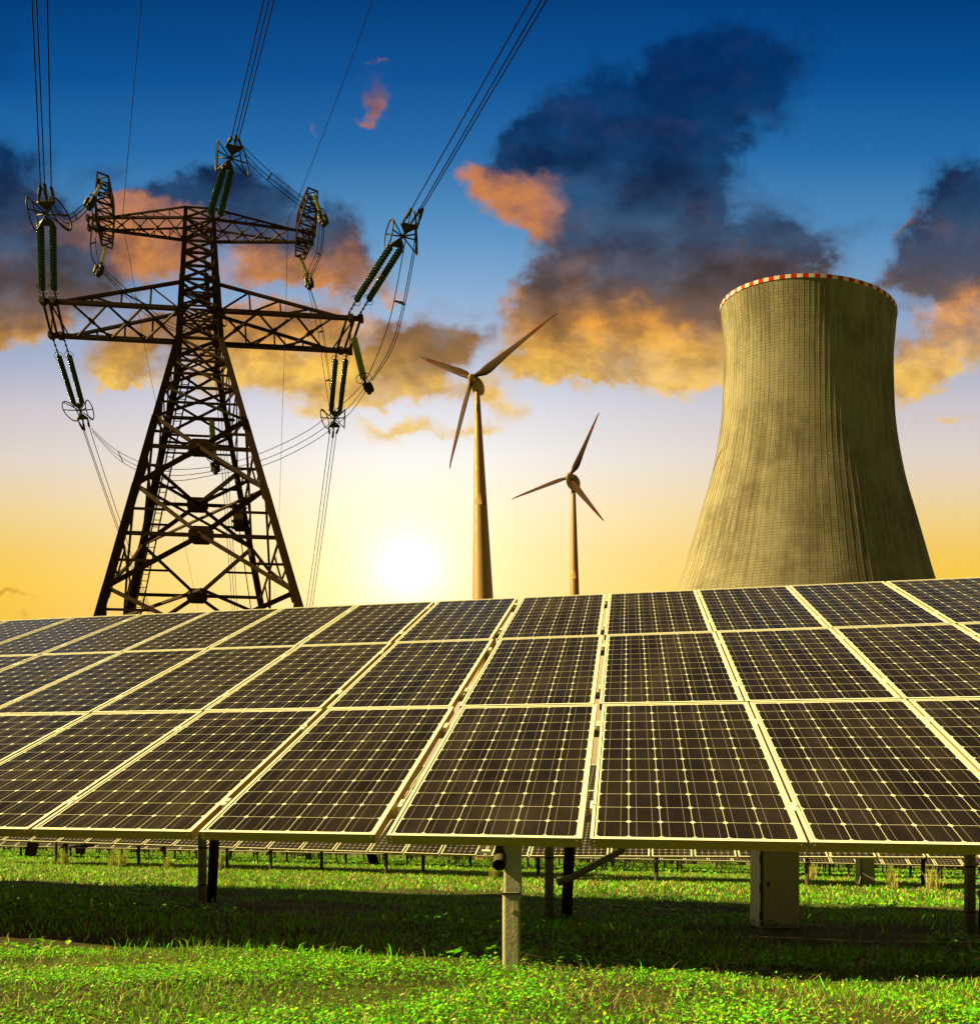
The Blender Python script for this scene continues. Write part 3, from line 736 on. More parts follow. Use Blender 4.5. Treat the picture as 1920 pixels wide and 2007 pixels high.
mb.build('inner_wall', M['inner'], ct, smooth=True)
mb = MB(); NB = 100
for i in range(NB):
    for s_ in range(4):
        a_ = 2 * math.pi * (i + s_ / 4) / NB; b_ = 2 * math.pi * (i + (s_ + 1) / 4) / NB; o_ = len(mb.v)
        for ph in (a_, b_):
            for (rr, zz) in ((18.67 - .95, ZTOP - .3), (18.67 + .12, ZTOP - .25), (18.67 + .12, ZTOP + .50), (18.67 - .95, ZTOP + .50)):
                mb.v.append(tower_pt(ph, zz, rr))
        mb.f += [(o_ + 1, o_ + 5, o_ + 6, o_ + 2), (o_ + 2, o_ + 6, o_ + 7, o_ + 3), (o_, o_ + 3, o_ + 7, o_ + 4), (o_, o_ + 4, o_ + 5, o_ + 1)]; mb.m += [i % 2] * 4
mb.build('rim_band', [M['red'], M['white']], ct)
for i in range(44):                                     # slanting columns under the shell
    ph = 2 * math.pi * i / 44
    mb = MB(); r0 = tower_r(ZBOT) - .5
    for dph in (-.07, .07): mb.bar(tower_pt(ph, ZBOT + .3, r0), tower_pt(ph + dph, float(gz(TX, TD)) - .6, r0 + 1.8), 1.0)
    mb.build('base_column', M['inner'], ct)

# ------------------------------------------------------------------ wind turbines
def turbine(px, py, D, yaw, tilt, th, Rr, base_px, wt, wb, label):
    hub = at(px, py, D); nrm = Vector((-math.sin(yaw) * math.cos(tilt), -math.cos(yaw) * math.cos(tilt), math.sin(tilt)))
    bx = (base_px - CX) / F * D; base = Vector((bx, D + .02 * D, 0)); base.z = float(gz(bx, D))
    big = 1.4; root = empty('wind_turbine', base); tag(root, label, 'wind turbine', 'wind turbines behind the solar table')
    k = D / F
    kk = k; back = hub - nrm * (30 * k)
    top = hub - nrm * (19 * k) + Vector((0, 0, -6 * k))
    mb = MB(); pts = []; n_ = 40; o_ = 0
    NS = 28; H = top.z - base.z
    for i in range(n_ + 1):
        t = i / n_; c = base.lerp(top, t)
        rr = (wb + (wt - wb) * t) * k / 2
        if i and i % 10 == 0:
            for rj in (rr * 1.012,):
                for s_ in range(NS): mb.v.append(c + Vector((math.cos(2 * math.pi * s_ / NS), math.sin(2 * math.pi * s_ / NS), 0)) * rj - Vector((0, 0, .10)))
            for s_ in range(NS): mb.v.append(c + Vector((math.cos(2 * math.pi * s_ / NS), math.sin(2 * math.pi * s_ / NS), 0)) * rr * 1.012)
            o_ += 2
        for s_ in range(NS): mb.v.append(c + Vector((math.cos(2 * math.pi * s_ / NS), math.sin(2 * math.pi * s_ / NS), 0)) * rr)
        o_ += 1
    for i in range(o_ - 1):
        for s_ in range(NS):
            j = (s_ + 1) % NS; mb.f.append((i * NS + s_, i * NS + j, (i + 1) * NS + j, (i + 1) * NS + s_)); mb.m.append(0)
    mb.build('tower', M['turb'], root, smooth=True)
    # nacelle: egg-shaped housing behind the hub, spinner in front
    k *= 1.06
    mb = MB(); mb.lathe(hub - nrm * (4 * k), -nrm, [(0, 7.5 * k), (3 * k, 10 * k), (9 * k, 11.6 * k), (16 * k, 11.8 * k), (23 * k, 10.4 * k), (29 * k, 7.4 * k), (33 * k, 3.6 * k), (34.5 * k, .6 * k)], 24); mb.build('nacelle', M['turb'], root, smooth=True)
    mb = MB(); mb.lathe(hub + nrm * (9 * k), -nrm, [(0, .4 * k), (1.2 * k, 3 * k), (4 * k, 6 * k), (8 * k, 7.6 * k), (13 * k, 7.8 * k)], 24); mb.build('hub', M['turb'], root, smooth=True)
    h = Vector((0, 0, 1)).cross(nrm).normalized(); ww = nrm.cross(h)
    for b_ in range(3):
        a_ = th + b_ * 2 * math.pi / 3
        e = h * math.cos(a_) + ww * math.sin(a_); t_ = nrm.cross(e)
        secs = []; NP = 14
        for r_, ch, tk, tw in ((.02, .030, 1.0, 0), (.06, .030, 1.0, 10), (.10, .044, .62, 22), (.15, .066, .36, 24), (.20, .072, .27, 22), (.28, .066, .22, 17), (.40, .054, .19, 12), (.55, .043, .17, 8), (.66, .036, .16, 6), (.70, .0335, .16, 5), (.84, .0235, .15, 3), (.93, .017, .15, 2), (.975, .012, .15, 1), (1.0, .004, .2, 1)):
            c = hub + e * (r_ * Rr) - nrm * (.010 * Rr * math.sin(min(1, r_) * 1.5))
            if r_ > .93: c = c + nrm * (-.012 * Rr * (r_ - .93) / .07)
            ca, sa = math.cos(R(tw)), math.sin(R(tw)); cd = t_ * ca + nrm * sa; nd = nrm * ca - t_ * sa
            ring = []
            for i in range(NP):
                ang = 2 * math.pi * i / NP; xx_ = math.cos(ang); yy_ = math.sin(ang)
                sharp = 1 if tk > .9 else (.45 + .55 * (xx_ + 1) / 2)
                shift = 0 if tk > .9 else -.20
                ring.append(c + cd * ((xx_ / 2 + shift) * ch * big * Rr) + nd * (yy_ / 2 * ch * big * tk * Rr * sharp))
            secs.append((r_, ring))
        mb = MB()
        for _, rg in secs: mb.v += rg
        for i in range(len(secs) - 1):
            mi = 1 if .69 < secs[i][0] < .83 else 0
            for s_ in range(NP):
                j = (s_ + 1) % NP; mb.f.append((i * NP + s_, i * NP + j, (i + 1) * NP + j, (i + 1) * NP + s_)); mb.m.append(mi)
        mb.f.append(tuple((len(secs) - 1) * NP + s_ for s_ in range(NP))); mb.m.append(0)
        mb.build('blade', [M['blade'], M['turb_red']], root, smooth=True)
turbine(924.8, 742, 150, .5552, .2139, .3832, 16.594 * 150 / 120, 960, 9.5, 82, 'taller wind turbine in front, red-banded blades, beside the low sun')
turbine(1115.7, 934.9, 210, .5236, .1031, 1.1296, 15.06 * 210 / 160, 1134, 8.0, 46, 'smaller wind turbine further right, between taller turbine and cooling tower')

# ------------------------------------------------------------------ lattice transmission tower
PC = Vector((-16.435, 40.0)); PA = Vector((math.cos(.075), math.sin(.075))); PB = Vector((-math.sin(.4123), math.cos(.4123)))
def W(a, b, zz): p = PC + PA * a + PB * b; return Vector((p.x, p.y, zz))
ZK, ZT = 28.3, 36.1
def wid(zz):
    if zz <= ZK: t = zz / ZK; return 15.199 + (2.3464 - 15.199) * t, 17.2276 + (3.1124 - 17.2276) * t
    t = (zz - ZK) / (ZT - ZK); return 2.3464 + (1.50 - 2.3464) * t, 3.1124 + (1.45 - 3.1124) * t
def LEG(sa, sb, zz): wa, wb = wid(zz); return W(sa * wa / 2, sb * wb / 2, zz)
gpy = float(gz(PC.x, PC.y))
py_ = empty('transmission_tower', (PC.x, PC.y, gpy)); tag(py_, 'tall dark steel lattice power pylon with two cross arms', 'power pylon')
for sa in (-1, 1):
    for sb in (-1, 1):
        mb = MB(); zs_ = [gpy - .3, 7, 13.3, 19.1, 23.2, ZK, 32, ZT]; ws_ = [.44, .42, .40, .36, .31, .26, .20, .16]
        for i in range(len(zs_) - 1):
            ow = (PA.to_3d() * sa + PB.to_3d() * sb) * (ws_[i] * .38); mb.angle(LEG(sa, sb, zs_[i]) + ow, LEG(sa, sb, zs_[i + 1]) + ow, ws_[i], -(PA.to_3d() * sa + PB.to_3d() * sb))
        for i in range(1, 7):                           # splice plates
            p = LEG(sa, sb, zs_[i]); d = (LEG(sa, sb, zs_[i] + .5) - LEG(sa, sb, zs_[i] - .5)); q_ = p - (PA.to_3d() * sa + PB.to_3d() * sb) * ws_[i] * .30; mb.bar(q_ - d * .5, q_ + d * .5, ws_[i] * .62, ws_[i] * .62)
        mb.build('leg', M['steel'], py_)
FACES = {'near': ((-1, -1), (1, -1)), 'far': ((-1, 1), (1, 1)), 'left': ((-1, -1), (-1, 1)), 'right': ((1, -1), (1, 1))}
nodes = [(2.2, 5.6, 8.6), (8.6, 10.9, 13.3), (13.3, 16.3, 19.1), (19.1, 21.4, 23.2)]
for nm, (c0, c1) in FACES.items():
    mb = MB(); L0 = lambda zz: LEG(*c0, zz); L1 = lambda zz: LEG(*c1, zz)
    mid = lambda zz: (L0(zz) + L1(zz)) / 2
    ax_ = (L1(10) - L0(10)).normalized(); nrm = ax_.cross(Vector((0, 0, 1)))
    main = nm in ('near', 'far'); bw = .20 if main else .15
    for (za, zm, zb) in nodes:
        mb.bar(L0(zm), L1(zm), bw * .9, .10, up=nrm)
        for q0 in (L0, L1):
            mb.bar(mid(zm), q0(za), bw, .12, up=nrm); mb.bar(mid(zm), q0(zb), bw, .12, up=nrm)
            # redundant members splitting the panel
            mb.bar((mid(zm) + q0(za)) / 2, q0((za + zm) / 2), .11, .08, up=nrm); mb.bar((mid(zm) + q0(zb)) / 2, q0((zb + zm) / 2), .11, .08, up=nrm)
            if not main: mb.bar((mid(zm) + q0(za)) / 2, q0(zm) * .5 + mid(zm) * .5, .10, .08, up=nrm)
        c = mid(zm); s_ = .62 if main else .42
        mb.plate([c + ax_ * dx_ * s_ + Vector((0, 0, dz_ * s_)) for dx_, dz_ in ((-1, -.35), (-.6, -.75), (.6, -.75), (1, -.35), (1, .35), (.6, .75), (-.6, .75), (-1, .35))], .06, nrm)
    zl = [23.2, 25.1, 26.8, ZK, 29.3, 30.2, 31.0, 31.8, 32.6, 33.4, 34.1, 34.8, 35.45, ZT]
    for i in range(len(zl) - 1):
        t_ = .125 if zl[i] < ZK else .078
        mb.bar(L0(zl[i]), L1(zl[i + 1]), t_, .07, up=nrm); mb.bar(L1(zl[i]), L0(zl[i + 1]), t_, .07, up=nrm)
        mb.bar(L0(zl[i + 1]), L1(zl[i + 1]), t_ * .9, .07, up=nrm)
        if zl[i] < ZK: mb.bar((L0(zl[i]) + L0(zl[i + 1])) / 2, (mid((zl[i] + zl[i + 1]) / 2)), .09, .06, up=nrm); mb.bar((L1(zl[i]) + L1(zl[i + 1])) / 2, (mid((zl[i] + zl[i + 1]) / 2)), .09, .06, up=nrm)
    mb.build('bracing', M['steel'], py_)
mb = MB()                                               # level diaphragms
for zz in (19.1, 23.2, ZK, 30.0, 31.6, 35.5):
    mb = MB()
    mb.bar(LEG(-1, -1, zz), LEG(1, 1, zz), .11); mb.bar(LEG(1, -1, zz), LEG(-1, 1, zz), .11); mb.build('diaphragm', M['steel'], py_)
for zz in (13.3, 21.4):
    mb = MB()
    ms_ = [(LEG(*a_, zz) + LEG(*b_, zz)) / 2 for a_, b_ in (((-1, -1), (1, -1)), ((1, -1), (1, 1)), ((1, 1), (-1, 1)), ((-1, 1), (-1, -1)))]
    for i in range(4): mb.bar(ms_[i], ms_[(i + 1) % 4], .13)
    mb.build('diaphragm', M['steel'], py_)
mb = MB()                                               # ladder up the far left leg
for i in range(70):
    zz = 1.5 + i * .38
    if zz > ZK: break
    p = LEG(-1, 1, zz) + PA.to_3d() * .55; mb.bar(p - PA.to_3d() * .2, p + PA.to_3d() * .2, .035)
mb.bar(LEG(-1, 1, 1.0) + PA.to_3d() * .35, LEG(-1, 1, ZK) + PA.to_3d() * .35, .06); mb.bar(LEG(-1, 1, 1.0) + PA.to_3d() * .75, LEG(-1, 1, ZK) + PA.to_3d() * .75, .06)
mb.build('ladder', M['steel'], py_)
# lower arms
ZA, ZTIE = 29.97, 31.55
def arm(sgn, tip, zz, ztie, bt, nb, cw, wmast_a, wmast_b, tie_end, name, btip=None):
    btip = bt if btip is None else btip
    mb = MB(); a0 = sgn * wmast_a / 2; a1 = sgn * tip
    def ch(t, sb): return W(a0 + (a1 - a0) * t, sb * (bt + (btip - bt) * t), zz)
    wt_a, wt_b = wid(ztie)
    def tie(t, sb): return W(sgn * wt_a / 2, sb * wt_b / 2, ztie).lerp(ch(tie_end, sb), t)
    for sb in (-1, 1):
        mb.bar(ch(0, sb), ch(1, sb), cw if sb < 0 else cw * 1.25, cw); mb.bar(tie(0, sb), tie(1, sb), cw * .72)
        for i in range(1, nb + 1):
            t = i / (nb + 1); c = ch(t * tie_end, sb); k_ = tie(t, sb)
            mb.bar(c, k_, cw * .42)
            mb.bar(k_, ch(t * tie_end - tie_end / (nb + 1), sb), cw * .36)
    for i in range(nb):
        t0 = tie_end * .93 * i / nb; t1 = tie_end * .93 * (i + 1) / nb
        mb.bar(ch(t0, -1), ch(t1, 1), cw * .48); mb.bar(ch(t0, 1), ch(t1, -1), cw * .48)
        c = (ch(t0, -1) + ch(t1, 1) + ch(t0, 1) + ch(t1, -1)) / 4
        mb.bar(c - (ch(t1, -1) - ch(t0, 1)) * .07, c + (ch(t1, -1) - ch(t0, 1)) * .07, cw * .75)
    for t in (.90, .955, 1.0): mb.bar(ch(t, -1), ch(t, 1), cw * .62)
    mb.bar(ch(.93, -1), ch(1, 1), cw * .34); mb.bar(ch(.955, -1), ch(.86, 1), cw * .34)
    for sb in (-1, 1):
        for t in (.93, 1.0): mb.bar(ch(t, sb) - Vector((0, 0, .16)), ch(t, sb) + Vector((0, 0, .16)), cw * 1.5, cw * 1.5)
    return mb.build(name, M['steel'], py_)
wa_, wb_ = wid(ZA)
arm(-1, 8.2, ZA, ZTIE, wb_ / 2, 3, .185, wa_, wb_, .86, 'lower_cross_arm'); arm(1, 8.72, ZA, ZTIE, wb_ / 2, 3, .185, wa_, wb_, .86, 'lower_cross_arm')
wa_, wb_ = wid(35.5)
arm(-1, 6.0, 35.45, 36.1, wb_ / 2, 4, .10, wa_, wb_, .80, 'upper_cross_arm', .34); arm(1, 6.35, 35.45, 36.1, wb_ / 2, 4, .10, wa_, wb_, .80, 'upper_cross_arm', .34)
# spindle-shaped lattice frames across the upper arm's tips
def spindle(p0, p1, w0, wm, w1):
    mb = MB(); p0 = Vector(p0); p1 = Vector(p1); d = (p1 - p0).normalized(); sx = d.cross(Vector((0, 0, 1))).normalized(); sz = Vector((0, 0, 1))
    n_ = 8; st_ = []
    for i in range(n_ + 1):
        t = i / n_; c = p0.lerp(p1, t); w_ = (w0 + (wm - w0) * min(1, t / .42)) if t < .42 else wm if t < .58 else wm + (w1 - wm) * (t - .58) / .42
        st_.append([c + sx * (i_ * w_ / 2) + sz * (j_ * w_ / 2) for i_, j_ in ((-1, -1), (1, -1), (1, 1), (-1, 1))])
    for i in range(n_):
        for k in range(4):
            mb.bar(st_[i][k], st_[i + 1][k], .075); mb.bar(st_[i + (k + i) % 2][k], st_[i + 1 - (k + i) % 2][(k + 1) % 4], .045)
    for s_ in st_:
        for k in range(4): mb.bar(s_[k], s_[(k + 1) % 4], .055)
    return mb.build('jumper_frame', M['steel'], py_)
SPL0, SPL1 = atz(202, 351, 35.75), atz(210, 475, 35.75); SPR0, SPR1 = atz(613, 381, 35.75), atz(588, 496, 35.75)
spindle(SPL0, SPL1, .52, .90, .52); spindle(SPR0, SPR1, .52, .92, .52)
p = LEG(1, 1, 20.7) + Vector((-.35, -.2, 0)); mb = MB(); mb.box(p - Vector((.30, .2, .75)), p + Vector((.30, .2, .75)))
for dz in (-.6, -.2, .2, .6): mb.lathe(p + Vector((-.30, 0, dz)), (-1, 0, 0), [(0, .06), (.12, .09), (.16, .05)], 8); mb.lathe(p + Vector((.30, 0, dz)), (1, 0, 0), [(0, .06), (.12, .09), (.16, .05)], 8)
eb = mb.build('equipment_box', M['steel'], py_)
mb = MB(); mb.tube([p + Vector((0, 0, -.7)), LEG(1, 1, 13) + Vector((-.9, 0, 0)), LEG(1, 1, 6) + Vector((-1.4, 0, 0))], .03, 6); mb.build('down_cable', M['wire'], eb)

# ------------------------------------------------------------------ insulators
def disc_chain(mb, a, b, n, r, mi=0):
    a = Vector(a); b = Vector(b); L = (b - a).length; d = (b - a).normalized(); s_ = L / n
    for i in range(n):
        mb.lathe(a + d * (s_ * i), d, [(s_ * .22, r * .40), (s_ * .34, r * .80), (s_ * .44, r), (s_ * .52, r * .97), (s_ * .56, r * .45)], 12, mi)
def ring(mb, c, nrm, rx, rz, tr, hub):
    c = Vector(c); nrm = Vector(nrm).normalized(); up = Vector((0, 0, 1)); sx = nrm.cross(up).normalized(); sz = sx.cross(nrm)
    pts = [c + sx * (rx * math.cos(t)) + sz * (rz * math.sin(t)) for t in np.linspace(0, 2 * math.pi, 25)[:-1]]
    mb.tube(pts, tr, 6, closed=True)
    for k in (2, 9, 14, 22): mb.bar(hub, pts[k], tr * 1.2)
def tension_set(pairs, anchors, z0, z1, cables, label, n=24, r=.165, ringz=None):
    """twin strings from the arm (anchors) out to a yoke with two grading rings; pairs: [(start px, end px)]"""
    def zt(px, t): return atz(px[0], px[1], z0 + (z1 - z0) * t)
    st = [(zt(p_[0], .15), zt(p_[1], .8)) for p_ in pairs]
    root = empty('insulator_set', tuple(sum((s_[0] for s_ in st), Vector()) / 2)); tag(root, label, 'insulator', 'twin insulator strings on the pylon')
    ends = []
    for (a, b), an in zip(st, anchors):
        mb = MB(); disc_chain(mb, a, b, n, r); so_ = mb.build('insulator_string', M['glass'], root, smooth=True)
        mb = MB(); d = (b - a).normalized(); mb.tube([a - d * .02, b + d * .02], r * .46, 8)
        hp = atz(an[0], an[1], z0); mb.tube([hp, hp.lerp(a, .5), a], .035, 6)
        for t in (.15, .4, .65, .9): mb.lathe(hp.lerp(a, t), d, [(0, .06), (.09, .06)], 6)
        mb.tube([a + (d.cross(Vector((0, 0, 1))).normalized() * math.cos(t) + Vector((0, 0, 1)) * math.sin(t)) * (r * 1.5) for t in np.linspace(0, 5.6, 16)], .016, 5)
        mb.build('string_core', M['fitting'], so_); ends.append(b)
    c = (ends[0] + ends[1]) / 2; d = ((ends[0] - st[0][0]) + (ends[1] - st[1][0])).normalized(); sx = (ends[1] - ends[0]).normalized(); nz = sx.cross(d)
    sp = (ends[1] - ends[0]).length
    mb = MB(); mb.plate([ends[0] - sx * .10 + d * .02, ends[1] + sx * .10 + d * .02, ends[1] + sx * .05 + d * .18, c + sx * .07 + d * .50, c - sx * .07 + d * .50, ends[0] - sx * .05 + d * .18], .07, nz)
    c2 = c + d * 1.15
    mb.tube([c + d * .35, c2], .06, 6)
    mb.plate([c2 - sx * .08 - d * .12, c2 + sx * .08 - d * .12, c2 + sx * .42 + d * .30, c2 + sx * .30 + d * .38, c2 - sx * .30 + d * .38, c2 - sx * .42 + d * .30], .07, nz)
    starts = []
    for k, o_ in enumerate((-.36, 0, .36)):
        e0 = c2 + sx * o_ + d * .34; e1 = Vector(cables[k]); starts.append(e1); dd = (e1 - e0).normalized(); L = (e1 - e0).length
        mb.tube([e0, e1], .028, 6)
        mb.tube([e0.lerp(e1, .45), e0.lerp(e1, .98)], .075, 8)
        for t in (.1, .25): mb.lathe(e0.lerp(e1, t), dd, [(0, .055), (.10, .055)], 6)
    mb.build('yoke_plate', M['fitting'], root)
    hubp = c + d * .72
    for sgn in (-1, 1):
        mb = MB(); ring(mb, hubp + sx * (sgn * .66), sx * .93 + d * (.22 * sgn), .66, .50, .036, hubp); mb.build('grading_ring', M['fitting'], root, smooth=True)
    return starts

def catmull(pts, k=8):
    P_ = [Vector(p_) for p_ in pts]; P_ = [P_[0] * 2 - P_[1]] + P_ + [P_[-1] * 2 - P_[-2]]; out_ = []
    for i in range(1, len(P_) - 2):
        for j in range(k):
            t = j / k; a, b, c, d = P_[i - 1:i + 3]
            out_.append(.5 * ((2 * b) + (c - a) * t + (2 * a - 5 * b + 4 * c - d) * t * t + (3 * b - a - 3 * c + d) * t ** 3))
    out_.append(P_[-2]); return out_
def cable_thing(name, strands, label, group, r=.024, spacers=(), cat='power line'):
    c0 = strands[0][len(strands[0]) // 2]; root = empty(name, tuple(c0)); tag(root, label, cat, group)
    for s_ in strands:
        mb = MB(); mb.tube(s_, r, 6); mb.build('cable', M['wire'], root, smooth=True)
    for t in spacers:
        pts = [s_[int(t * (len(s_) - 1))] for s_ in strands]
        mb = MB(); mb.bar(pts[0], pts[1], r * 2.2)
        if len(pts) > 2: mb.bar(pts[1], pts[2], r * 2.2); mb.bar(pts[2], pts[0], r * 2.2)
        mb.build('spacer', M['fitting'], root)
    return root
def span_to(starts, ends_px, z1, extra, sag, k=24):
    out_ = []
    for s_, e in zip(starts, ends_px):
        e1 = atz(e[0], e[1], z1); e2 = e1 + (e1 - s_) * extra; L = []
        for i in range(k + 1):
            t = i / k; p_ = s_.lerp(e2, t); L.append(p_ - Vector((0, 0, sag * 4 * t * (1 - t)))) 
        out_.append(L)
    return out_
G1 = 'conductor bundles strung from the pylon'
cabA = tension_set([((83, 567), (80, 442)), ((106, 567), (104, 442))], [(88, 591), (112, 592)], 29.97, 29.8, [atz(80, 366, 29.8), atz(88, 362, 29.8), atz(101, 368, 29.8)], 'twin green glass strings rising from the left tip of the lower arm', 22)
cable_thing('conductor_bundle', span_to(cabA, [(63, 0), (72, 0), (93, 0)], 29.6, 3.2, 0), 'three overhead wires rising from the left end of the lower arm', G1)
cabB = tension_set([((412, 418), (438, 331)), ((432, 420), (454, 334))], [(408, 432), (428, 436)], 35.6, 35.4, [atz(454, 270, 35.4), atz(463, 267, 35.4), atz(468, 273, 35.4)], 'twin green glass strings rising over the mast top', 20)
cable_thing('conductor_bundle', span_to(cabB, [(517, 0), (527, 0), (537, 0)], 35.2, 3.2, 0), 'three overhead wires rising from the mast top', G1)
cabC = tension_set([((698, 589), (766, 482)), ((722, 588), (786, 486))], [(682, 617), (704, 618)], 29.97, 29.8, [atz(806, 410, 29.8), atz(822, 411, 29.8), atz(828, 409, 29.8)], 'twin green glass strings slanting up from the right tip of the lower arm', 20)
cable_thing('conductor_bundle', span_to(cabC, [(1039, 0), (1060, 0), (1071, 0)], 29.6, 3.2, 0), 'three overhead wires slanting up from the right end of the lower arm', G1)
def far(starts, ends_px, z1): return span_to(starts, ends_px, z1, .25, .35)
cabD = tension_set([((116, 698), (145, 790)), ((136, 697), (161, 789))], [(103, 660), (125, 661)], 29.9, 29.2, [atz(163, 842, 28.9), atz(166, 843, 28.9), atz(175, 836, 28.9)], 'twin green glass strings hanging away from the left tip of the lower arm', 20)
cable_thing('conductor_bundle', far(cabD, [(292, 1201), (296, 1201), (299, 1199)], 23), 'three thin wires falling away behind the left side of the pylon', G1)
cabE = tension_set([((404, 536), (409, 604)), ((420, 536), (423, 600))], [(402, 500), (419, 500)], 35.4, 34.6, [atz(417, 660, 34.2), atz(424, 662, 34.2), atz(430, 660, 34.2)], 'twin green glass strings behind the mast between the two arms', 18)
cable_thing('conductor_bundle', far(cabE, [(456, 1195), (461, 1195), (466, 1195)], 25), 'three thin wires falling away inside the pylon outline', G1)
cabF = tension_set([((658, 705), (649, 806)), ((678, 705), (666, 806))], [(660, 684), (680, 685)], 29.9, 29.2, [atz(646, 850, 28.9), atz(652, 858, 28.9), atz(659, 850, 28.9)], 'twin green glass strings hanging away from the right tip of the lower arm', 20)
cable_thing('conductor_bundle', far(cabF, [(601, 1184), (607, 1184), (612, 1184)], 23), 'three thin wires falling away to the right of the pylon', G1)

def jumper_post(p0, p1, clamp, Y, label, r=.13, n=16, mat='shed', Y1=None):
    a = at(*p0, Y); b = at(*p1, Y1 or Y); c = at(*clamp, Y1 or Y)
    root = empty('jumper_insulator', tuple(a)); tag(root, label, 'insulator', 'single insulators holding jumper loops')
    mb = MB(); disc_chain(mb, a, b, n, r); mb.build('insulator_string', M[mat], root, smooth=True)
    mb = MB(); d = (b - a).normalized(); ring(mb, b, d, r * 2.2, r * 2.2, .02, b); mb.build('grading_ring', M['fitting'], root)
    mb = MB(); mb.tube([b, c], .07, 8)
    e = (c - b).normalized()
    for dx_ in (-.13, .0, .14): mb.lathe(c + Vector((dx_, 0, -.03 + abs(dx_))), e, [(0, .06), (.06, .13), (.26, .15), (.48, .14), (.54, .07)], 10)
    mb.build('clamp_weight', M['fitting'], root)
    return c
kU = jumper_post((203, 354), (184, 386), (181, 392), 37.3, 'pale insulator hanging from the near end of the left lattice frame', .085, 14)
kL = jumper_post((208, 480), (199, 518), (197, 524), 41.1, 'pale insulator hanging from the far end of the left lattice frame', .085, 14)
mU = jumper_post((616, 384), (628, 417), (630, 424), 38.1, 'pale insulator hanging from the near end of the right lattice frame', .11, 14)
mL = jumper_post((588, 502), (603, 543), (604, 549), 41.9, 'pale insulator hanging from the far end of the right lattice frame', .11, 14)
gP = jumper_post((694, 664), (713, 742), (718, 754), 40.2, 'thick ribbed insulator hanging below the right tip of the lower arm', .20, 20)
cP = jumper_post((415, 824), (420, 900), (421, 910), 40.0, 'ribbed insulator hanging in the middle of the pylon', .17, 18)
mb = MB(); mb.bar(LEG(-1, 1, 24.6).lerp(LEG(1, -1, 24.6), .05), LEG(1, 1, 24.6), .1); hz_ = at(415, 822, 40).z
for sa in (-1, 1): mb.bar((LEG(sa, -1, hz_ + .05) + LEG(sa, 1, hz_ + .05)) / 2, at(415, 821, 40), .12)
mb.build('hanger_beam', M['steel'], py_)

G2 = 'jumper loops of three wires'
def jumper(pix, label, spread=((0, 0), (5, 4), (9, -3)), sp=(.3, .7), r=.018):
    strands = []
    for (ox, oy) in spread:
        strands.append(catmull([at(px + ox * k_, py + oy * k_, Y) for (px, py, Y, k_) in pix]))
    cable_thing('jumper_cable', strands, label, G2, r, sp, 'cable')
jumper([(84, 372, 31.9, .6), (108, 405, 33.2, 1), (126, 424, 34.0, 1), (146, 416, 35.2, 1), (160, 404, 36.4, 1), (176, 396, 37.3, .4)], 'short jumper wires from the left upper strings to the left lattice frame', ((0, 0), (3, 5), (5, 14)), (.62,))
jumper([(178, 402, 37.3, .4), (182, 430, 38, 1), (177, 474, 39.4, 1), (180, 505, 40.3, 1), (195, 528, 41.1, .5)], 'jumper loop hanging beside the left lattice frame', ((0, 0), (2, -1), (11, -4)), (.55,))
jumper([(199, 532, 41.1, .5), (256, 590, 42.2, 1), (307, 630, 43.2, 1), (356, 652, 44.2, 1), (412, 650, 45, .6)], 'jumper wires passing from the left lattice frame behind the mast', ((0, 0), (4, -3), (10, -8)), (.33, .75))
jumper([(463, 280, 35.2, .5), (500, 322, 36, 1), (538, 356, 36.8, 1), (589, 396, 37.6, 1), (628, 426, 38.1, .5)], 'jumper wires from the mast top to the right lattice frame', ((0, 0), (5, -8), (-3, 6)), (.45,))
jumper([(627, 432, 38.1, .5), (626, 450, 38.6, 1), (620, 495, 40, 1), (606, 527, 41.3, 1), (604, 548, 41.9, .5)], 'jumper loop hanging beside the right lattice frame', ((0, 0), (6, 3), (9, 5)), (.5,))
jumper([(601, 556, 41.9, .4), (622, 642, 43.2, 1), (633, 716, 44.4, 1), (645, 795, 45.5, 1), (650, 835, 46, .5)], 'jumper wires dropping from the right lattice frame to the strings below', ((0, 0), (7, -3), (10, -2)), (.3, .6))
jumper([(806, 412, 32.5, .3), (800, 440, 33, .8), (791, 490, 34.2, 1), (766, 618, 37.2, 1), (744, 684, 38.8, 1), (719, 742, 40.2, .5)], 'long jumper wires curving down right of the lower arm tip', ((0, 0), (18, 3), (21, 8)), (.55,), .022)
jumper([(712, 752, 40.2, .6), (671, 792, 42, 1), (600, 846, 44, 1), (507, 890, 46, 1), (420, 914, 46, .7), (337, 920, 46, 1), (281, 908, 47, 1), (225, 880, 47.5, 1), (178, 838, 48, .4)], 'long jumper loop sagging through the pylon from right strings to left strings', ((0, 0), (6, 12), (10, 22)), (.17, .4, .86))
# earth wires over the tips of the upper arm
def earth(pix, label):
    pts = [at(*p_[:2], p_[2]) for p_ in pix]
    mb = MB(); mb.tube(catmull(pts), .014, 6); tag(mb.build('earth_wire', M['wire'], None, smooth=True), label, 'power line', 'earth wires over the upper arm')
earth([(330, -560, 22), (278, 0, 29.7), (243, 400, 38.9), (242, 440, 40), (256, 517, 42.8), (281, 663, 48.5), (307, 796, 54.6), (324, 884, 59.5), (389, 1196, 84)], 'single thin wire over the left end of the upper arm')
earth([(890, -560, 22.3), (730, 0, 30), (587, 383, 38.7), (567, 428, 39.9), (564, 455, 40.9), (561, 583, 45.4), (556, 746, 52.4), (553, 825, 56.7), (547, 1011, 70), (538, 1181, 92)], 'single thin wire over the right end of the upper arm')

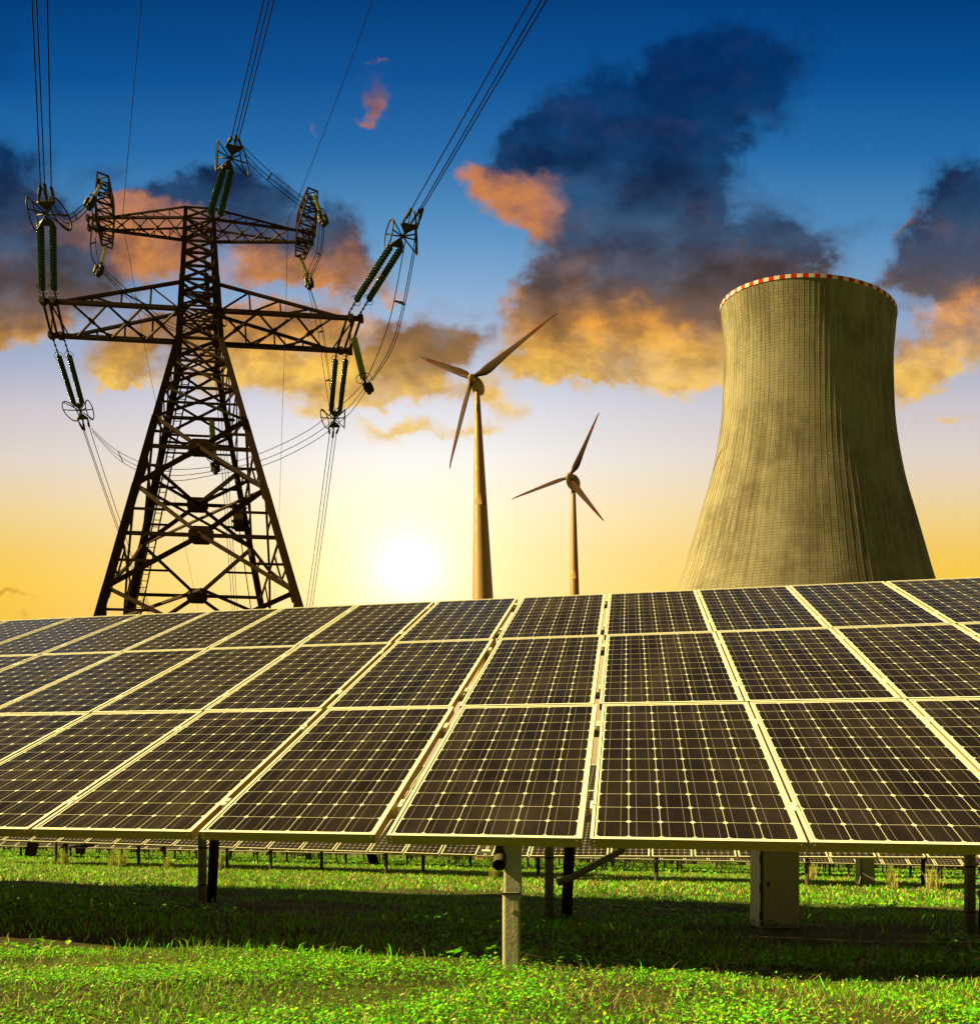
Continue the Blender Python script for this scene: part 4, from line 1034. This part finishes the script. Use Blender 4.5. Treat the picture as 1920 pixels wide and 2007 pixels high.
# ------------------------------------------------------------------ plants
M['leafy'] = M['grass']
def shrub(x, y, h, wd, n, label, name='shrub', straw=0.0, group=None):
    g_ = float(gz(x, y)); root = empty(name, (x, y, g_)); tag(root, label, 'plant', group)
    px_ = RNG.normal(0, .33, n) * wd; pz_ = np.abs(RNG.normal(.45, .28, n)) * h; py2 = RNG.normal(0, .33, n) * wd
    sz_ = RNG.uniform(.03, .075, n) * (h / .8); a = RNG.uniform(0, 6.28, n); t = RNG.uniform(-1.1, 1.1, n)
    c0 = np.stack([px_, py2, pz_], 1); d = np.stack([np.cos(a) * np.cos(t), np.sin(a) * np.cos(t), np.sin(t)], 1); sd = np.stack([-np.sin(a), np.cos(a), RNG.uniform(-.6, .6, n)], 1)
    L = sz_[:, None]; V_ = np.stack([c0, c0 + d * L * .5 + sd * L * .35, c0 + d * L, c0 + d * L * .5 - sd * L * .35], 1).reshape(-1, 3)
    Q_ = np.arange(n)[:, None] * 4 + np.arange(4)
    c = np.array([(.030, .070, .012), (.045, .10, .014), (.02, .048, .010)])[RNG.integers(0, 3, n)] * RNG.uniform(.6, 1.4, (n, 1))
    ob = fast_mesh('foliage', V_, Q_, M['leafy'], np.repeat(c, 4, 0)); ob.parent = root
    mb = MB()
    for k in range(5): mb.tube([(x, y, g_ - .02), (x + random.uniform(-.3, .3) * wd, y + random.uniform(-.2, .2) * wd, g_ + h * .6)], .008 * h, 5, .003)
    mb.build('stem', M['rust'], root)
GS = 'dark shrubs among the back rows'
for px_, Y, h, wd, lb in ((1222, 31, 1.0, .9, 'dark shrub left of the pair near the gap below the front panels'), (1268, 32, .9, .9, 'dark shrub right of the pair near the gap below the front panels'), (1420, 36, 1.1, 1.6, 'broad dark bush left of the tall grey cabinet'),
                         (880, 37, 1.3, 2.0, 'dark bush under the back rows left of the front post'), (960, 40, 1.2, 1.6, 'dark bush right behind the front post'), (620, 44, 1.4, 1.8, 'dark bush in the distance right of the left post'), (1165, 19, .35, .5, 'low green shrub near the brace')):
    shrub((px_ - CX) / F * Y, Y, h, wd, 900, lb, 'shrub', 0, GS)
def straw_tuft(px_, Y, h, n, label):
    x = (px_ - CX) / F * Y; g_ = float(gz(x, Y)); 
    xs = x + RNG.normal(0, .10, n) * h; ys = Y + RNG.normal(0, .10, n) * h
    v_, q_, c_ = blades(xs, ys, RNG.uniform(.4, 1.0, n) * h, np.full(n, .006 * Y / 10 + .003), RNG.uniform(.05, .5, n), STRAWS[RNG.integers(0, 4, n)] * RNG.uniform(.8, 1.2, (n, 1)))
    ob = fast_mesh('straw_tuft', v_ - np.array([x, Y, g_]), q_, M['grass'], c_); ob.location = (x, Y, g_); tag(ob, label, 'dry grass', 'tufts of tall dry grass')
for px_, Y, h, lb in ((128, 17.5, .50, 'dry grass tuft by the far left posts'), (220, 17.6, .42, 'short dry grass tuft left of the pair of pale tufts'), (238, 17.4, .55, 'taller dry grass tuft between two back posts'), (330, 16.6, .42, 'dry grass tuft left of the dark front left post'),
                      (428, 15.8, .55, 'dry grass tuft just right of the front left post'), (968, 14.6, .42, 'dry grass tuft left of the front middle post'), (1745, 13.6, .50, 'dry grass tuft near the small distant cabinet'), (1826, 13.2, .55, 'dry grass tuft at far right of the open strip'), (1590, 20, .6, 'dry grass tuft beyond the tall grey cabinet')):
    straw_tuft(px_, Y, h, 60, lb)
# far hedge closing the field
n = 26000; hx = RNG.uniform(-95, 85, n); hy = 88 - .2 * hx + RNG.normal(0, 2.0, n); top_ = 2.6 + 1.1 * np.sin(hx * .31) + .7 * np.sin(hx * .83 + 1) + .5 * np.sin(hx * 2.1)
hz2 = gz(hx, hy) + np.sqrt(RNG.random(n)) * np.maximum(top_, 1.0)
a = RNG.uniform(0, 6.28, n); t = RNG.uniform(-1.2, 1.2, n); L = RNG.uniform(.2, .5, n)[:, None]
c0 = np.stack([hx, hy, hz2], 1); d = np.stack([np.cos(a) * np.cos(t), np.sin(a) * np.cos(t), np.sin(t)], 1); sd = np.stack([-np.sin(a), np.cos(a), RNG.uniform(-.6, .6, n)], 1)
V_ = np.stack([c0, c0 + d * L * .5 + sd * L * .4, c0 + d * L, c0 + d * L * .5 - sd * L * .4], 1).reshape(-1, 3)
c = np.array([(.020, .045, .009), (.03, .06, .010), (.014, .03, .007)])[RNG.integers(0, 3, n)]
tag(fast_mesh('hedge', V_, np.arange(n)[:, None] * 4 + np.arange(4), M['leafy'], np.repeat(c, 4, 0)), 'dark leafy hedge closing the field beyond the last panels', 'hedge')
